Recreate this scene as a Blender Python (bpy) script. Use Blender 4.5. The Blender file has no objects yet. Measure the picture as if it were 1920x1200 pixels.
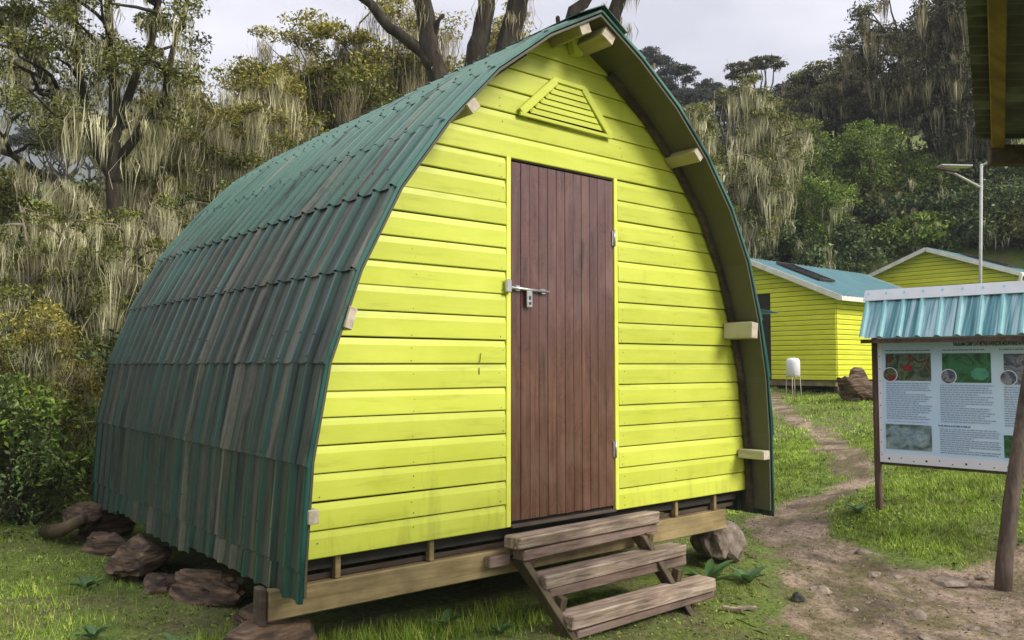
import bpy, bmesh, math, random
import numpy as np
from mathutils import Vector, noise as mnoise

SC = bpy.context.scene
COL = SC.collection
R = math.radians

# ------------------------------------------------------------------ camera, sky, sun, exposure
CAM = (-2.82, -3.464, 1.484)
cam_data = bpy.data.cameras.new('camera')
cam = bpy.data.objects.new('camera', cam_data)
COL.objects.link(cam)
cam.location = CAM
VIEW = Vector((0.633, 0.772, 0.0548))
cam.rotation_euler = VIEW.to_track_quat('-Z', 'Y').to_euler()
cam_data.sensor_width = 36.0
cam_data.lens = 29.04
cam_data.clip_start = 0.05
cam_data.clip_end = 3000
SC.camera = cam

TO_SUN = Vector((0.42, -1.0, 0.80)).normalized()
sun_el = math.asin(TO_SUN.z)
sun_az = math.atan2(TO_SUN.x, TO_SUN.y)          # clockwise from +Y

world = bpy.data.worlds.new('World')
SC.world = world
world.use_nodes = True
wn = world.node_tree
for n in list(wn.nodes):
    wn.nodes.remove(n)
w_out = wn.nodes.new('ShaderNodeOutputWorld')
w_bg = wn.nodes.new('ShaderNodeBackground')
w_bg.inputs['Strength'].default_value = 0.1
sky = wn.nodes.new('ShaderNodeTexSky')
sky.sky_type = 'NISHITA'
sky.sun_disc = False
sky.sun_elevation = sun_el
sky.sun_rotation = sun_az
sky.altitude = 3000
tc = wn.nodes.new('ShaderNodeTexCoord')
mp = wn.nodes.new('ShaderNodeMapping')
mp.inputs['Scale'].default_value = (1, 1, 2.6)
nz = wn.nodes.new('ShaderNodeTexNoise')
nz.inputs['Scale'].default_value = 2.3
nz.inputs['Detail'].default_value = 7
nz.inputs['Roughness'].default_value = 0.55
cr = wn.nodes.new('ShaderNodeValToRGB')
cr.color_ramp.elements[0].position = 0.38
cr.color_ramp.elements[0].color = (3.35, 3.25, 3.68, 1)
cr.color_ramp.elements[1].position = 0.62
cr.color_ramp.elements[1].color = (5.8, 5.65, 6.05, 1)
# overcast skies are about three times brighter overhead than at the horizon
sep = wn.nodes.new('ShaderNodeSeparateXYZ')
zr = wn.nodes.new('ShaderNodeMapRange')
zr.inputs['From Min'].default_value = 0.05
zr.inputs['From Max'].default_value = 1.0
zr.inputs['To Min'].default_value = 0.74
zr.inputs['To Max'].default_value = 2.0
vm = wn.nodes.new('ShaderNodeVectorMath')
vm.operation = 'SCALE'
mx = wn.nodes.new('ShaderNodeMix')
mx.data_type = 'RGBA'
mx.inputs['Factor'].default_value = 0.93
L = wn.links.new
L(tc.outputs['Generated'], mp.inputs['Vector'])
L(mp.outputs['Vector'], nz.inputs['Vector'])
L(nz.outputs['Fac'], cr.inputs['Fac'])
L(tc.outputs['Generated'], sep.inputs[0])
L(sep.outputs['Z'], zr.inputs['Value'])
L(cr.outputs['Color'], vm.inputs[0])
L(zr.outputs['Result'], vm.inputs['Scale'])
L(sky.outputs['Color'], mx.inputs['A'])
L(vm.outputs['Vector'], mx.inputs['B'])
L(mx.outputs['Result'], w_bg.inputs['Color'])
L(w_bg.outputs['Background'], w_out.inputs['Surface'])

sun_data = bpy.data.lights.new('sun', 'SUN')
sun_data.energy = 3.1
sun_data.angle = R(22)
sun_data.color = (1.0, 0.95, 0.86)
sun = bpy.data.objects.new('sun', sun_data)
COL.objects.link(sun)
sun.location = (5, -12, 12)
sun.rotation_euler = TO_SUN.to_track_quat('Z', 'Y').to_euler()

vs = SC.view_settings
vs.view_transform = 'Standard'
vs.look = 'None'
vs.exposure = 1.0
vs.gamma = 1.0
vs.use_curve_mapping = False

# ------------------------------------------------------------------ materials
def new_mat(name):
    m = bpy.data.materials.new(name)
    m.use_nodes = True
    nt = m.node_tree
    b = nt.nodes['Principled BSDF']
    return m, nt, b

def nd(nt, typ, **kw):
    n = nt.nodes.new(typ)
    for k, v in kw.items():
        setattr(n, k, v)
    return n

def pos_vec(nt, scale=(1, 1, 1), obj=False, rot=(0, 0, 0)):
    if obj:
        src = nd(nt, 'ShaderNodeTexCoord').outputs['Object']
    else:
        src = nd(nt, 'ShaderNodeNewGeometry').outputs['Position']
    mp_ = nd(nt, 'ShaderNodeMapping')
    mp_.inputs['Scale'].default_value = scale
    mp_.inputs['Rotation'].default_value = rot
    nt.links.new(src, mp_.inputs['Vector'])
    return mp_.outputs['Vector']

def noise_n(nt, vec, scale, detail=5, rough=0.55, dist=0.0):
    n = nd(nt, 'ShaderNodeTexNoise')
    n.inputs['Scale'].default_value = scale
    n.inputs['Detail'].default_value = detail
    n.inputs['Roughness'].default_value = rough
    n.inputs['Distortion'].default_value = dist
    nt.links.new(vec, n.inputs['Vector'])
    return n.outputs['Fac']

def ramp(nt, fac, stops):
    r = nd(nt, 'ShaderNodeValToRGB')
    el = r.color_ramp.elements
    while len(el) > 1:
        el.remove(el[-1])
    el[0].position = stops[0][0]
    el[0].color = (*stops[0][1], 1)
    for p, c in stops[1:]:
        e = el.new(p)
        e.color = (*c, 1)
    nt.links.new(fac, r.inputs['Fac'])
    return r.outputs['Color']

def gray(a):
    return (a, a, a)

def mixc(nt, fac, a, b, mode='MIX'):
    m = nd(nt, 'ShaderNodeMix', data_type='RGBA', blend_type=mode)
    for sock, v in (('Factor', fac), ('A', a), ('B', b)):
        if hasattr(v, 'is_linked') or hasattr(v, 'links'):
            nt.links.new(v, m.inputs[sock])
        else:
            m.inputs[sock].default_value = v if sock == 'Factor' else (*v, 1)
    return m.outputs['Result']

def math_n(nt, op, a, b=None):
    m = nd(nt, 'ShaderNodeMath', operation=op)
    for i, v in enumerate((a, b)):
        if v is None:
            continue
        if hasattr(v, 'links'):
            nt.links.new(v, m.inputs[i])
        else:
            m.inputs[i].default_value = v
    return m.outputs[0]

def bump(nt, b, h, strength=0.3, dist=0.01):
    n = nd(nt, 'ShaderNodeBump')
    n.inputs['Strength'].default_value = strength
    n.inputs['Distance'].default_value = dist
    nt.links.new(h, n.inputs['Height'])
    nt.links.new(n.outputs['Normal'], b.inputs['Normal'])

def rnd_obj(nt):
    return nd(nt, 'ShaderNodeObjectInfo').outputs['Random']

def simple_mat(name, stops, scale=(1, 1, 1), nscale=6.0, rough=0.8, bstr=0.2, bdist=0.01, obj=False, metallic=0.0, dist=0.0, vary=0.0, detail=6, spec=0.5):
    m, nt, b = new_mat(name)
    v = pos_vec(nt, scale, obj)
    f = noise_n(nt, v, nscale, detail, 0.6, dist)
    c = ramp(nt, f, stops)
    if vary:
        g = ramp(nt, rnd_obj(nt), [(0, gray(1 - vary)), (1, gray(1 + vary))])
        c = mixc(nt, 1.0, c, g, 'MULTIPLY')
    nt.links.new(c, b.inputs['Base Color'])
    b.inputs['Roughness'].default_value = rough
    b.inputs['Metallic'].default_value = metallic
    b.inputs['Specular IOR Level'].default_value = spec
    if bstr:
        bump(nt, b, f, bstr, bdist)
    return m

def wood_mat(name, c_dark, c_mid, c_light, axis='x', rough=0.75, grain=28.0, bstr=0.35, vary=0.12, spec=0.4):
    sc = {'x': (0.07, 1, 1), 'y': (1, 0.07, 1), 'z': (1, 1, 0.07)}[axis]
    m, nt, b = new_mat(name)
    v = pos_vec(nt, sc)
    f = noise_n(nt, v, grain, 8, 0.65, 0.3)
    big = noise_n(nt, pos_vec(nt, (1, 1, 1)), 3.5, 4)
    c = ramp(nt, f, [(0.28, c_dark), (0.5, c_mid), (0.74, c_light)])
    dirt = ramp(nt, big, [(0.35, gray(0.62)), (0.6, gray(1.08))])
    c = mixc(nt, 1.0, c, dirt, 'MULTIPLY')
    g = ramp(nt, rnd_obj(nt), [(0, gray(1 - vary)), (1, gray(1 + vary))])
    c = mixc(nt, 1.0, c, g, 'MULTIPLY')
    nt.links.new(c, b.inputs['Base Color'])
    b.inputs['Roughness'].default_value = rough
    b.inputs['Specular IOR Level'].default_value = spec
    bump(nt, b, f, bstr, 0.006)
    return m

def yellow_mat(name, axis='x', a=(0.50, 0.545, 0.052), hi=(0.585, 0.63, 0.088), rough=0.42):
    m, nt, b = new_mat(name)
    sc = (0.12, 1, 1) if axis == 'x' else (1, 0.12, 1)
    f = noise_n(nt, pos_vec(nt, sc), 22, 7, 0.6, 0.2)
    big = noise_n(nt, pos_vec(nt, (1, 1, 1.6)), 1.7, 6, 0.6)
    c = ramp(nt, big, [(0.3, a), (0.66, hi)])
    c2 = ramp(nt, f, [(0.22, (0.70, 0.70, 0.60)), (0.42, gray(0.97)), (0.8, gray(1.06))])
    c = mixc(nt, 1.0, c, c2, 'MULTIPLY')
    spk = noise_n(nt, pos_vec(nt, (1, 1, 1)), 34, 3, 0.5)
    sp = ramp(nt, spk, [(0.17, (0.45, 0.42, 0.25)), (0.235, gray(1.0))])
    c = mixc(nt, 0.8, c, sp, 'MULTIPLY')
    g = ramp(nt, rnd_obj(nt), [(0, gray(0.92)), (1, gray(1.06))])
    c = mixc(nt, 1.0, c, g, 'MULTIPLY')
    sep_ = nd(nt, 'ShaderNodeSeparateXYZ')
    nt.links.new(nd(nt, 'ShaderNodeNewGeometry').outputs['Position'], sep_.inputs[0])
    low = nd(nt, 'ShaderNodeMapRange')
    low.inputs['From Min'].default_value = 0.62
    low.inputs['From Max'].default_value = 1.05
    low.inputs['To Min'].default_value = 0.16
    low.inputs['To Max'].default_value = 0.0
    nt.links.new(sep_.outputs['Z'], low.inputs['Value'])
    run = noise_n(nt, pos_vec(nt, (5, 5, 0.8)), 2.2, 8, 0.68)
    st_ = ramp(nt, math_n(nt, 'ADD', run, low.outputs['Result']), [(0.62, gray(0)), (0.82, gray(0.40))])
    c = mixc(nt, st_, c, (0.28, 0.27, 0.045))
    nt.links.new(c, b.inputs['Base Color'])
    b.inputs['Roughness'].default_value = rough
    b.inputs['Specular IOR Level'].default_value = 0.35
    h = math_n(nt, 'ADD', math_n(nt, 'MULTIPLY', f, 0.5), math_n(nt, 'MULTIPLY', big, 1.5))
    bump(nt, b, h, 0.22, 0.006)
    return m

def door_mat():
    m, nt, b = new_mat('door_varnish')
    f = noise_n(nt, pos_vec(nt, (1, 1, 0.06)), 42, 8, 0.65, 0.4)
    c = ramp(nt, f, [(0.25, (0.045, 0.017, 0.012)), (0.5, (0.105, 0.041, 0.029)), (0.78, (0.175, 0.076, 0.054))])
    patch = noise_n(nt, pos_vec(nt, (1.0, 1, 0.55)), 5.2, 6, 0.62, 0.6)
    worn = ramp(nt, patch, [(0.46, gray(0)), (0.64, gray(1))])  # pale blotches paint in the sheen on the varnish, not scuffing
    c = mixc(nt, math_n(nt, 'MULTIPLY', worn, 0.30), c, (0.24, 0.14, 0.115))  # mixes the painted varnish sheen into the door colour
    dk = ramp(nt, noise_n(nt, pos_vec(nt, (1.3, 1, 0.5)), 6.5, 5, 0.6, 1.0), [(0.26, gray(0.42)), (0.40, gray(1.0))])
    c = mixc(nt, 1.0, c, dk, 'MULTIPLY')
    g = ramp(nt, rnd_obj(nt), [(0, gray(0.82)), (1, gray(1.15))])
    c = mixc(nt, 1.0, c, g, 'MULTIPLY')
    nt.links.new(c, b.inputs['Base Color'])
    rr = ramp(nt, patch, [(0.3, gray(0.34)), (0.5, gray(0.24)), (0.7, gray(0.16))])
    nt.links.new(rr, b.inputs['Roughness'])
    b.inputs['Coat Weight'].default_value = 0.8
    b.inputs['Coat Roughness'].default_value = 0.22
    bump(nt, b, f, 0.25, 0.004)
    return m

RIB = 0.152
def roof_mat(name, clean=(0.082, 0.165, 0.132), teal=(0.015, 0.070, 0.052), grime=0.0):
    """every rib flank and flat has weathered to its own tone; the rain-washed top keeps more paint"""
    m, nt, b = new_mat(name)
    geo = nd(nt, 'ShaderNodeNewGeometry')
    sp = nd(nt, 'ShaderNodeSeparateXYZ')
    nt.links.new(geo.outputs['Position'], sp.inputs[0])
    wob = math_n(nt, 'MULTIPLY', math_n(nt, 'SUBTRACT', noise_n(nt, pos_vec(nt), 5, 3), 0.5), 0.035)
    yb = math_n(nt, 'FLOOR', math_n(nt, 'MULTIPLY', math_n(nt, 'ADD', sp.outputs['Y'], wob), 3.0 / RIB))
    wn_ = nd(nt, 'ShaderNodeTexWhiteNoise', noise_dimensions='2D')
    cmb = nd(nt, 'ShaderNodeCombineXYZ')
    nt.links.new(yb, cmb.inputs[0])
    nt.links.new(math_n(nt, 'FLOOR', math_n(nt, 'MULTIPLY', rnd_obj(nt), 4.0)), cmb.inputs[1])
    nt.links.new(cmb.outputs[0], wn_.inputs['Vector'])
    wn2 = nd(nt, 'ShaderNodeTexWhiteNoise', noise_dimensions='1D')
    nt.links.new(yb, wn2.inputs['W'])
    streak = noise_n(nt, pos_vec(nt, (0.5, 22, 0.5)), 1.7, 7, 0.62, 0.1)
    blot = noise_n(nt, pos_vec(nt), 7.5, 7, 0.65)
    fine = noise_n(nt, pos_vec(nt, (1, 3, 1)), 30, 5, 0.7)
    hm = nd(nt, 'ShaderNodeMapRange')
    hm.inputs['From Min'].default_value = 2.0
    hm.inputs['From Max'].default_value = 3.1
    hm.inputs['To Min'].default_value = 0.30 - grime
    hm.inputs['To Max'].default_value = -0.22 - grime
    nt.links.new(sp.outputs['Z'], hm.inputs['Value'])
    fr = math_n(nt, 'FRACT', math_n(nt, 'DIVIDE', sp.outputs['Y'], RIB))
    rib01 = ramp(nt, fr, [(0.33, gray(0)), (0.38, gray(1)), (0.60, gray(1)), (0.66, gray(0))])
    k = math_n(nt, 'ADD', math_n(nt, 'MULTIPLY', rib01, -0.22), math_n(nt, 'ADD', math_n(nt, 'MULTIPLY', wn_.outputs['Value'], 0.28), math_n(nt, 'MULTIPLY', wn2.outputs['Value'], 0.28)))
    k = math_n(nt, 'ADD', k, math_n(nt, 'MULTIPLY', streak, 0.40))
    k = math_n(nt, 'ADD', k, math_n(nt, 'MULTIPLY', blot, 0.18))
    k = math_n(nt, 'ADD', k, hm.outputs['Result'])
    k = math_n(nt, 'ADD', k, math_n(nt, 'MULTIPLY', math_n(nt, 'SUBTRACT', rnd_obj(nt), 0.5), 0.16))
    dmask = ramp(nt, k, [(0.56, gray(0)), (0.70, gray(0.9))])
    hp = nd(nt, 'ShaderNodeMapRange')
    hp.inputs['From Min'].default_value = 1.4
    hp.inputs['From Max'].default_value = 3.0
    nt.links.new(sp.outputs['Z'], hp.inputs['Value'])
    paint = mixc(nt, hp.outputs['Result'], teal, clean)
    dirt_ = ramp(nt, math_n(nt, 'ADD', math_n(nt, 'MULTIPLY', wn2.outputs['Value'], 0.55), math_n(nt, 'MULTIPLY', wn_.outputs['Value'], 0.45)), [(0.0, (0.028, 0.028, 0.019)), (0.3, (0.046, 0.050, 0.035)), (0.55, (0.040, 0.058, 0.043)), (0.72, (0.070, 0.066, 0.048)), (0.88, (0.14, 0.13, 0.10))])
    dirt_ = mixc(nt, 1.0, dirt_, ramp(nt, fine, [(0.3, gray(0.78)), (0.7, gray(1.2))]), 'MULTIPLY')
    c = mixc(nt, dmask, paint, dirt_)
    pale = ramp(nt, noise_n(nt, pos_vec(nt, (0.55, 26, 0.55)), 1.35, 6, 0.6), [(0.625, gray(0)), (0.70, gray(0.75))])
    c = mixc(nt, pale, c, (0.19, 0.185, 0.15))
    groove = ramp(nt, fr, [(0.63, gray(1)), (0.655, gray(0.40)), (0.70, gray(0.45)), (0.76, gray(1))])  # dark line on each rib's far side: groove dirt plus painted shadow
    c = mixc(nt, 0.85, c, groove, 'MULTIPLY')
    dark = ramp(nt, noise_n(nt, pos_vec(nt, (0.9, 15, 0.9)), 1.7, 6, 0.6), [(0.34, gray(0.26)), (0.47, gray(1))])
    c = mixc(nt, 1.0, c, dark, 'MULTIPLY')
    nt.links.new(c, b.inputs['Base Color'])
    rr = mixc(nt, dmask, gray(0.30), gray(0.52))
    nt.links.new(rr, b.inputs['Roughness'])
    b.inputs['Specular IOR Level'].default_value = 0.45
    bump(nt, b, blot, 0.25, 0.004)
    return m

def island_mat(name, stops, rough=0.6, trans=0.25, sheen=0.0):
    """leaves: every leaf takes its own tone"""
    m, nt, b = new_mat(name)
    geo = nd(nt, 'ShaderNodeNewGeometry')
    c = ramp(nt, geo.outputs['Random Per Island'], stops)
    big = noise_n(nt, pos_vec(nt), 0.9, 3)
    g = ramp(nt, big, [(0.3, gray(0.72)), (0.7, gray(1.22))])
    c = mixc(nt, 1.0, c, g, 'MULTIPLY')
    g2 = ramp(nt, noise_n(nt, pos_vec(nt, (1, 1, .5)), 4.5, 2), [(0.32, gray(0.62)), (0.68, gray(1.45))])
    c = mixc(nt, 1.0, c, g2, 'MULTIPLY')
    nt.links.new(c, b.inputs['Base Color'])
    b.inputs['Roughness'].default_value = rough
    b.inputs['Specular IOR Level'].default_value = 0.3
    if trans:
        tr = nd(nt, 'ShaderNodeBsdfTranslucent')
        nt.links.new(c, tr.inputs['Color'])
        ms = nd(nt, 'ShaderNodeMixShader')
        ms.inputs[0].default_value = trans
        out = nt.nodes['Material Output']
        nt.links.new(b.outputs[0], ms.inputs[1])
        nt.links.new(tr.outputs[0], ms.inputs[2])
        nt.links.new(ms.outputs[0], out.inputs['Surface'])
    return m

MT = {}
MT['yellow'] = yellow_mat('yellow_paint')
MT['yellow_cabin'] = yellow_mat('shade_lifted_yellow', 'x', (0.64, 0.67, 0.035), (0.72, 0.74, 0.06))  # both cabin yellows: the hut paint lightened to offset shade on their walls
MT['yellow_cabin_y'] = yellow_mat('shade_lifted_yellow_side', 'y', (0.64, 0.67, 0.035), (0.72, 0.74, 0.06))
MT['yellow_trim'] = simple_mat('yellow_trim', [(0.3, (0.62, 0.66, 0.05)), (0.7, (0.72, 0.75, 0.13))], nscale=9, rough=0.45, bstr=0.1)
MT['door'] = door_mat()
MT['roof'] = roof_mat('green_roof_sheet')
MT['roof_clean'] = roof_mat('green_roof_edge', clean=(0.08, 0.19, 0.16), teal=(0.015, 0.085, 0.072), grime=0.5)
MT['soffit'] = simple_mat('olive_soffit', [(0.3, (0.060, 0.058, 0.036)), (0.7, (0.085, 0.082, 0.052))], nscale=4, rough=0.6, bstr=0.1, vary=0.12)
MT['beam_y'] = wood_mat('timber_along_y', (0.13, 0.10, 0.055), (0.23, 0.185, 0.10), (0.31, 0.26, 0.15), 'y')
MT['cut_wood'] = simple_mat('painted_beam_end', [(0.3, (0.30, 0.24, 0.17)), (0.5, (0.46, 0.39, 0.30)), (0.7, (0.56, 0.49, 0.40))], nscale=25, rough=0.8, bstr=0.2)
MT['purlin'] = simple_mat('purlin_timber', [(0.3, (0.27, 0.235, 0.10)), (0.7, (0.40, 0.36, 0.19))], scale=(1, 0.15, 1), nscale=22, rough=0.75, bstr=0.2)
MT['purlin_white'] = simple_mat('whitewashed_purlin', [(0.3, (0.30, 0.28, 0.17)), (0.55, (0.44, 0.42, 0.28)), (0.75, (0.52, 0.50, 0.36))], scale=(1, 0.15, 1), nscale=18, rough=0.75, bstr=0.2)
MT['beam_x'] = wood_mat('sill_timber', (0.15, 0.108, 0.044), (0.27, 0.20, 0.09), (0.37, 0.285, 0.14), 'x', bstr=0.25)
MT['step'] = wood_mat('weathered_step', (0.08, 0.050, 0.034), (0.33, 0.245, 0.18), (0.60, 0.49, 0.395), 'x', grain=48, bstr=0.8)
MT['step_under'] = wood_mat('step_under_plank', (0.085, 0.05, 0.038), (0.20, 0.135, 0.105), (0.30, 0.22, 0.18), 'x', grain=34, bstr=0.6)
MT['stringer'] = wood_mat('stringer_timber', (0.05, 0.033, 0.017), (0.10, 0.072, 0.038), (0.16, 0.12, 0.068), 'z', grain=24)
MT['dark_wood'] = wood_mat('dark_timber', (0.035, 0.024, 0.016), (0.07, 0.05, 0.035), (0.12, 0.09, 0.065), 'x')
MT['post'] = wood_mat('rough_post', (0.045, 0.024, 0.016), (0.11, 0.062, 0.042), (0.19, 0.12, 0.085), 'z', grain=30, bstr=0.6)
MT['prop'] = wood_mat('grey_brown_pole', (0.04, 0.028, 0.02), (0.105, 0.075, 0.055), (0.19, 0.145, 0.11), 'z', grain=34, bstr=0.9)
MT['ochre'] = wood_mat('ochre_beam', (0.09, 0.055, 0.010), (0.17, 0.11, 0.02), (0.23, 0.16, 0.04), 'x', grain=20)
MT['steel'] = simple_mat('galvanised_steel', [(0.3, gray(0.42)), (0.7, gray(0.62))], nscale=40, rough=0.35, metallic=0.85, bstr=0.1)
MT['screw'] = simple_mat('dark_screw', [(0.3, gray(0.018)), (0.7, gray(0.04))], nscale=40, rough=0.5, bstr=0)
MT['void'] = simple_mat('dark_lining_shade', [(0.3, (0.02, 0.018, 0.015)), (0.7, (0.035, 0.03, 0.024))], nscale=8, rough=0.95, bstr=0)
MT['white'] = simple_mat('white_fascia', [(0.3, (0.62, 0.60, 0.53)), (0.7, (0.80, 0.78, 0.71))], nscale=6, rough=0.6, bstr=0.05)
MT['pole'] = simple_mat('grey_pole_paint', [(0.3, (0.33, 0.33, 0.31)), (0.7, (0.48, 0.48, 0.45))], nscale=8, rough=0.5, bstr=0.05)
MT['tank'] = simple_mat('white_plastic', [(0.3, (0.74, 0.72, 0.75)), (0.7, (0.83, 0.82, 0.84))], nscale=6, rough=0.35, bstr=0.02)
MT['cabin_roof'] = simple_mat('cabin_roof_sheet', [(0.3, (0.075, 0.20, 0.22)), (0.7, (0.14, 0.28, 0.30))], scale=(8, 0.6, 0.6), nscale=1.5, rough=0.38, bstr=0.05)
MT['sign_roof'] = simple_mat('sign_roof_sheet', [(0.36, (0.025, 0.15, 0.17)), (0.47, (0.10, 0.30, 0.34)), (0.56, (0.40, 0.56, 0.62)), (0.8, (0.55, 0.66, 0.71))], scale=(0.4, 13, 0.4), nscale=2.2, rough=0.4, bstr=0.03)
MT['sign_cap'] = simple_mat('sign_ridge_cap', [(0.3, (0.50, 0.54, 0.56)), (0.7, (0.62, 0.63, 0.66))], nscale=4, rough=0.4, bstr=0.05)
MT['sign_rib'] = simple_mat('sign_rib', [(0.3, (0.16, 0.45, 0.48)), (0.7, (0.32, 0.58, 0.60))], nscale=6, rough=0.4, bstr=0.03)
MT['panel'] = simple_mat('sign_panel', [(0.3, (0.60, 0.78, 0.98)), (0.7, (0.66, 0.82, 0.98))], nscale=3, rough=0.14, bstr=0.03)
MT['panel_edge'] = simple_mat('sign_panel_margin', [(0.3, (0.80, 0.79, 0.86)), (0.7, (0.86, 0.84, 0.89))], nscale=3, rough=0.35, bstr=0.02)
MT['ink'] = simple_mat('black_print', [(0.3, gray(0.012)), (0.7, gray(0.02))], nscale=8, rough=0.5, bstr=0)
MT['ink_grey'] = simple_mat('grey_print', [(0.3, (0.27, 0.34, 0.46)), (0.7, (0.34, 0.41, 0.54))], nscale=8, rough=0.5, bstr=0)
MT['ink_blue'] = simple_mat('blue_print', [(0.3, (0.07, 0.12, 0.22)), (0.7, (0.10, 0.16, 0.27))], nscale=8, rough=0.5, bstr=0)
MT['pic_red'] = simple_mat('picture_leaves_and_red', [(0.25, (0.012, 0.02, 0.018)), (0.42, (0.05, 0.09, 0.045)), (0.52, (0.16, 0.19, 0.12)), (0.60, (0.03, 0.05, 0.03)), (0.68, (0.28, 0.03, 0.025)), (0.8, (0.4, 0.42, 0.4))], nscale=9, rough=0.4, bstr=0, dist=1.5, detail=4)
MT['pic_green'] = simple_mat('picture_green_leaves', [(0.25, (0.012, 0.03, 0.018)), (0.42, (0.03, 0.11, 0.03)), (0.55, (0.05, 0.20, 0.09)), (0.64, (0.02, 0.05, 0.025)), (0.8, (0.2, 0.3, 0.2))], nscale=8, rough=0.4, bstr=0, dist=1.2, detail=4)
MT['pic_grey'] = simple_mat('picture_grey', [(0.25, (0.02, 0.03, 0.05)), (0.45, (0.09, 0.11, 0.16)), (0.58, (0.30, 0.30, 0.33)), (0.7, (0.05, 0.07, 0.1))], nscale=10, rough=0.4, bstr=0, dist=1.6, detail=4)
MT['pic_stone'] = simple_mat('picture_boulders', [(0.25, (0.02, 0.035, 0.03)), (0.42, (0.10, 0.15, 0.11)), (0.54, (0.24, 0.33, 0.36)), (0.68, (0.40, 0.46, 0.40)), (0.8, (0.1, 0.14, 0.08))], nscale=7, rough=0.4, bstr=0, dist=1.2, detail=5)
MT['glass_panel'] = simple_mat('solar_cells', [(0.3, (0.012, 0.016, 0.03)), (0.7, (0.02, 0.028, 0.05))], nscale=8, rough=0.12, bstr=0)
MT['rock'] = simple_mat('brown_rock', [(0.30, (0.014, 0.009, 0.006)), (0.45, (0.060, 0.038, 0.022)), (0.60, (0.165, 0.105, 0.058)), (0.78, (0.31, 0.22, 0.13))], scale=(1, 1, 6.5), nscale=5, rough=0.9, bstr=0.9, bdist=0.03, obj=True)
MT['stone'] = simple_mat('pale_stone', [(0.25, (0.07, 0.052, 0.036)), (0.5, (0.20, 0.155, 0.115)), (0.75, (0.34, 0.285, 0.23))], nscale=14, rough=0.9, bstr=0.6, obj=True, vary=0.25)
MT['stone_dark'] = simple_mat('dark_stone', [(0.25, (0.02, 0.018, 0.016)), (0.7, (0.06, 0.05, 0.045))], nscale=14, rough=0.9, bstr=0.6, obj=True)
MT['bark'] = simple_mat('mossy_bark', [(0.25, (0.012, 0.009, 0.006)), (0.5, (0.034, 0.026, 0.018)), (0.68, (0.065, 0.055, 0.034)), (0.82, (0.12, 0.11, 0.06))], scale=(1, 1, 0.3), nscale=14, rough=0.95, bstr=1.0, bdist=0.03)
MT['bark_pale'] = simple_mat('pale_bark', [(0.25, (0.07, 0.055, 0.035)), (0.5, (0.16, 0.13, 0.085)), (0.75, (0.27, 0.235, 0.165))], scale=(1, 1, 0.3), nscale=14, rough=0.95, bstr=0.8, bdist=0.03)
MT['lichen'] = island_mat('pale_lichen', [(0, (0.180, 0.159, 0.085)), (0.3, (0.403, 0.371, 0.212)), (0.65, (0.615, 0.583, 0.360)), (1, (0.784, 0.753, 0.519))], 0.9, 0.2)
MT['lichen_brown'] = island_mat('brown_lichen', [(0, (0.11, 0.088, 0.048)), (0.4, (0.27, 0.225, 0.125)), (0.8, (0.44, 0.385, 0.23)), (1, (0.62, 0.57, 0.38))], 0.9, 0.2)
MT['leaf_olive'] = island_mat('olive_foliage', [(0, (0.050, 0.056, 0.013)), (0.45, (0.134, 0.152, 0.032)), (0.8, (0.248, 0.253, 0.058)), (1, (0.358, 0.352, 0.097))])
MT['leaf_yellow'] = island_mat('yellowish_foliage', [(0, (0.099, 0.090, 0.018)), (0.45, (0.231, 0.205, 0.037)), (0.8, (0.370, 0.330, 0.061)), (1, (0.475, 0.422, 0.105))])
MT['leaf_dark'] = island_mat('dark_foliage', [(0, (0.031, 0.035, 0.016)), (0.5, (0.082, 0.084, 0.037)), (0.85, (0.156, 0.152, 0.064)), (1, (0.265, 0.250, 0.115))])
MT['leaf_green'] = island_mat('green_foliage', [(0, (0.035, 0.061, 0.011)), (0.45, (0.120, 0.189, 0.026)), (0.8, (0.228, 0.322, 0.046)), (1, (0.380, 0.455, 0.099))])
MT['leaf_deep'] = island_mat('deep_green_foliage', [(0, (0.028, 0.043, 0.016)), (0.5, (0.082, 0.121, 0.036)), (0.85, (0.164, 0.227, 0.068)), (1, (0.281, 0.343, 0.131))])
MT['leaf_far'] = island_mat('far_foliage', [(0, (0.026, 0.031, 0.026)), (0.5, (0.058, 0.065, 0.052)), (1, (0.114, 0.120, 0.096))])
MT['grass'] = island_mat('grass_blades', [(0, (0.072, 0.126, 0.013)), (0.4, (0.210, 0.336, 0.027)), (0.75, (0.371, 0.504, 0.061)), (1, (0.612, 0.621, 0.148))], 0.55, 0.3)
MT['grass_dry'] = island_mat('dry_grass_blades', [(0, (0.127, 0.121, 0.023)), (0.5, (0.278, 0.240, 0.052)), (1, (0.455, 0.367, 0.138))], 0.7, 0.2)
MT['litter'] = island_mat('dry_litter', [(0, (0.04, 0.025, 0.013)), (0.5, (0.14, 0.085, 0.04)), (0.85, (0.28, 0.19, 0.10)), (1, (0.42, 0.33, 0.2))], 0.8, 0.0)
MT['broad'] = island_mat('broad_leaf', [(0, (0.03, 0.07, 0.022)), (0.6, (0.07, 0.14, 0.045)), (1, (0.13, 0.21, 0.08))], 0.45, 0.2)

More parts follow.
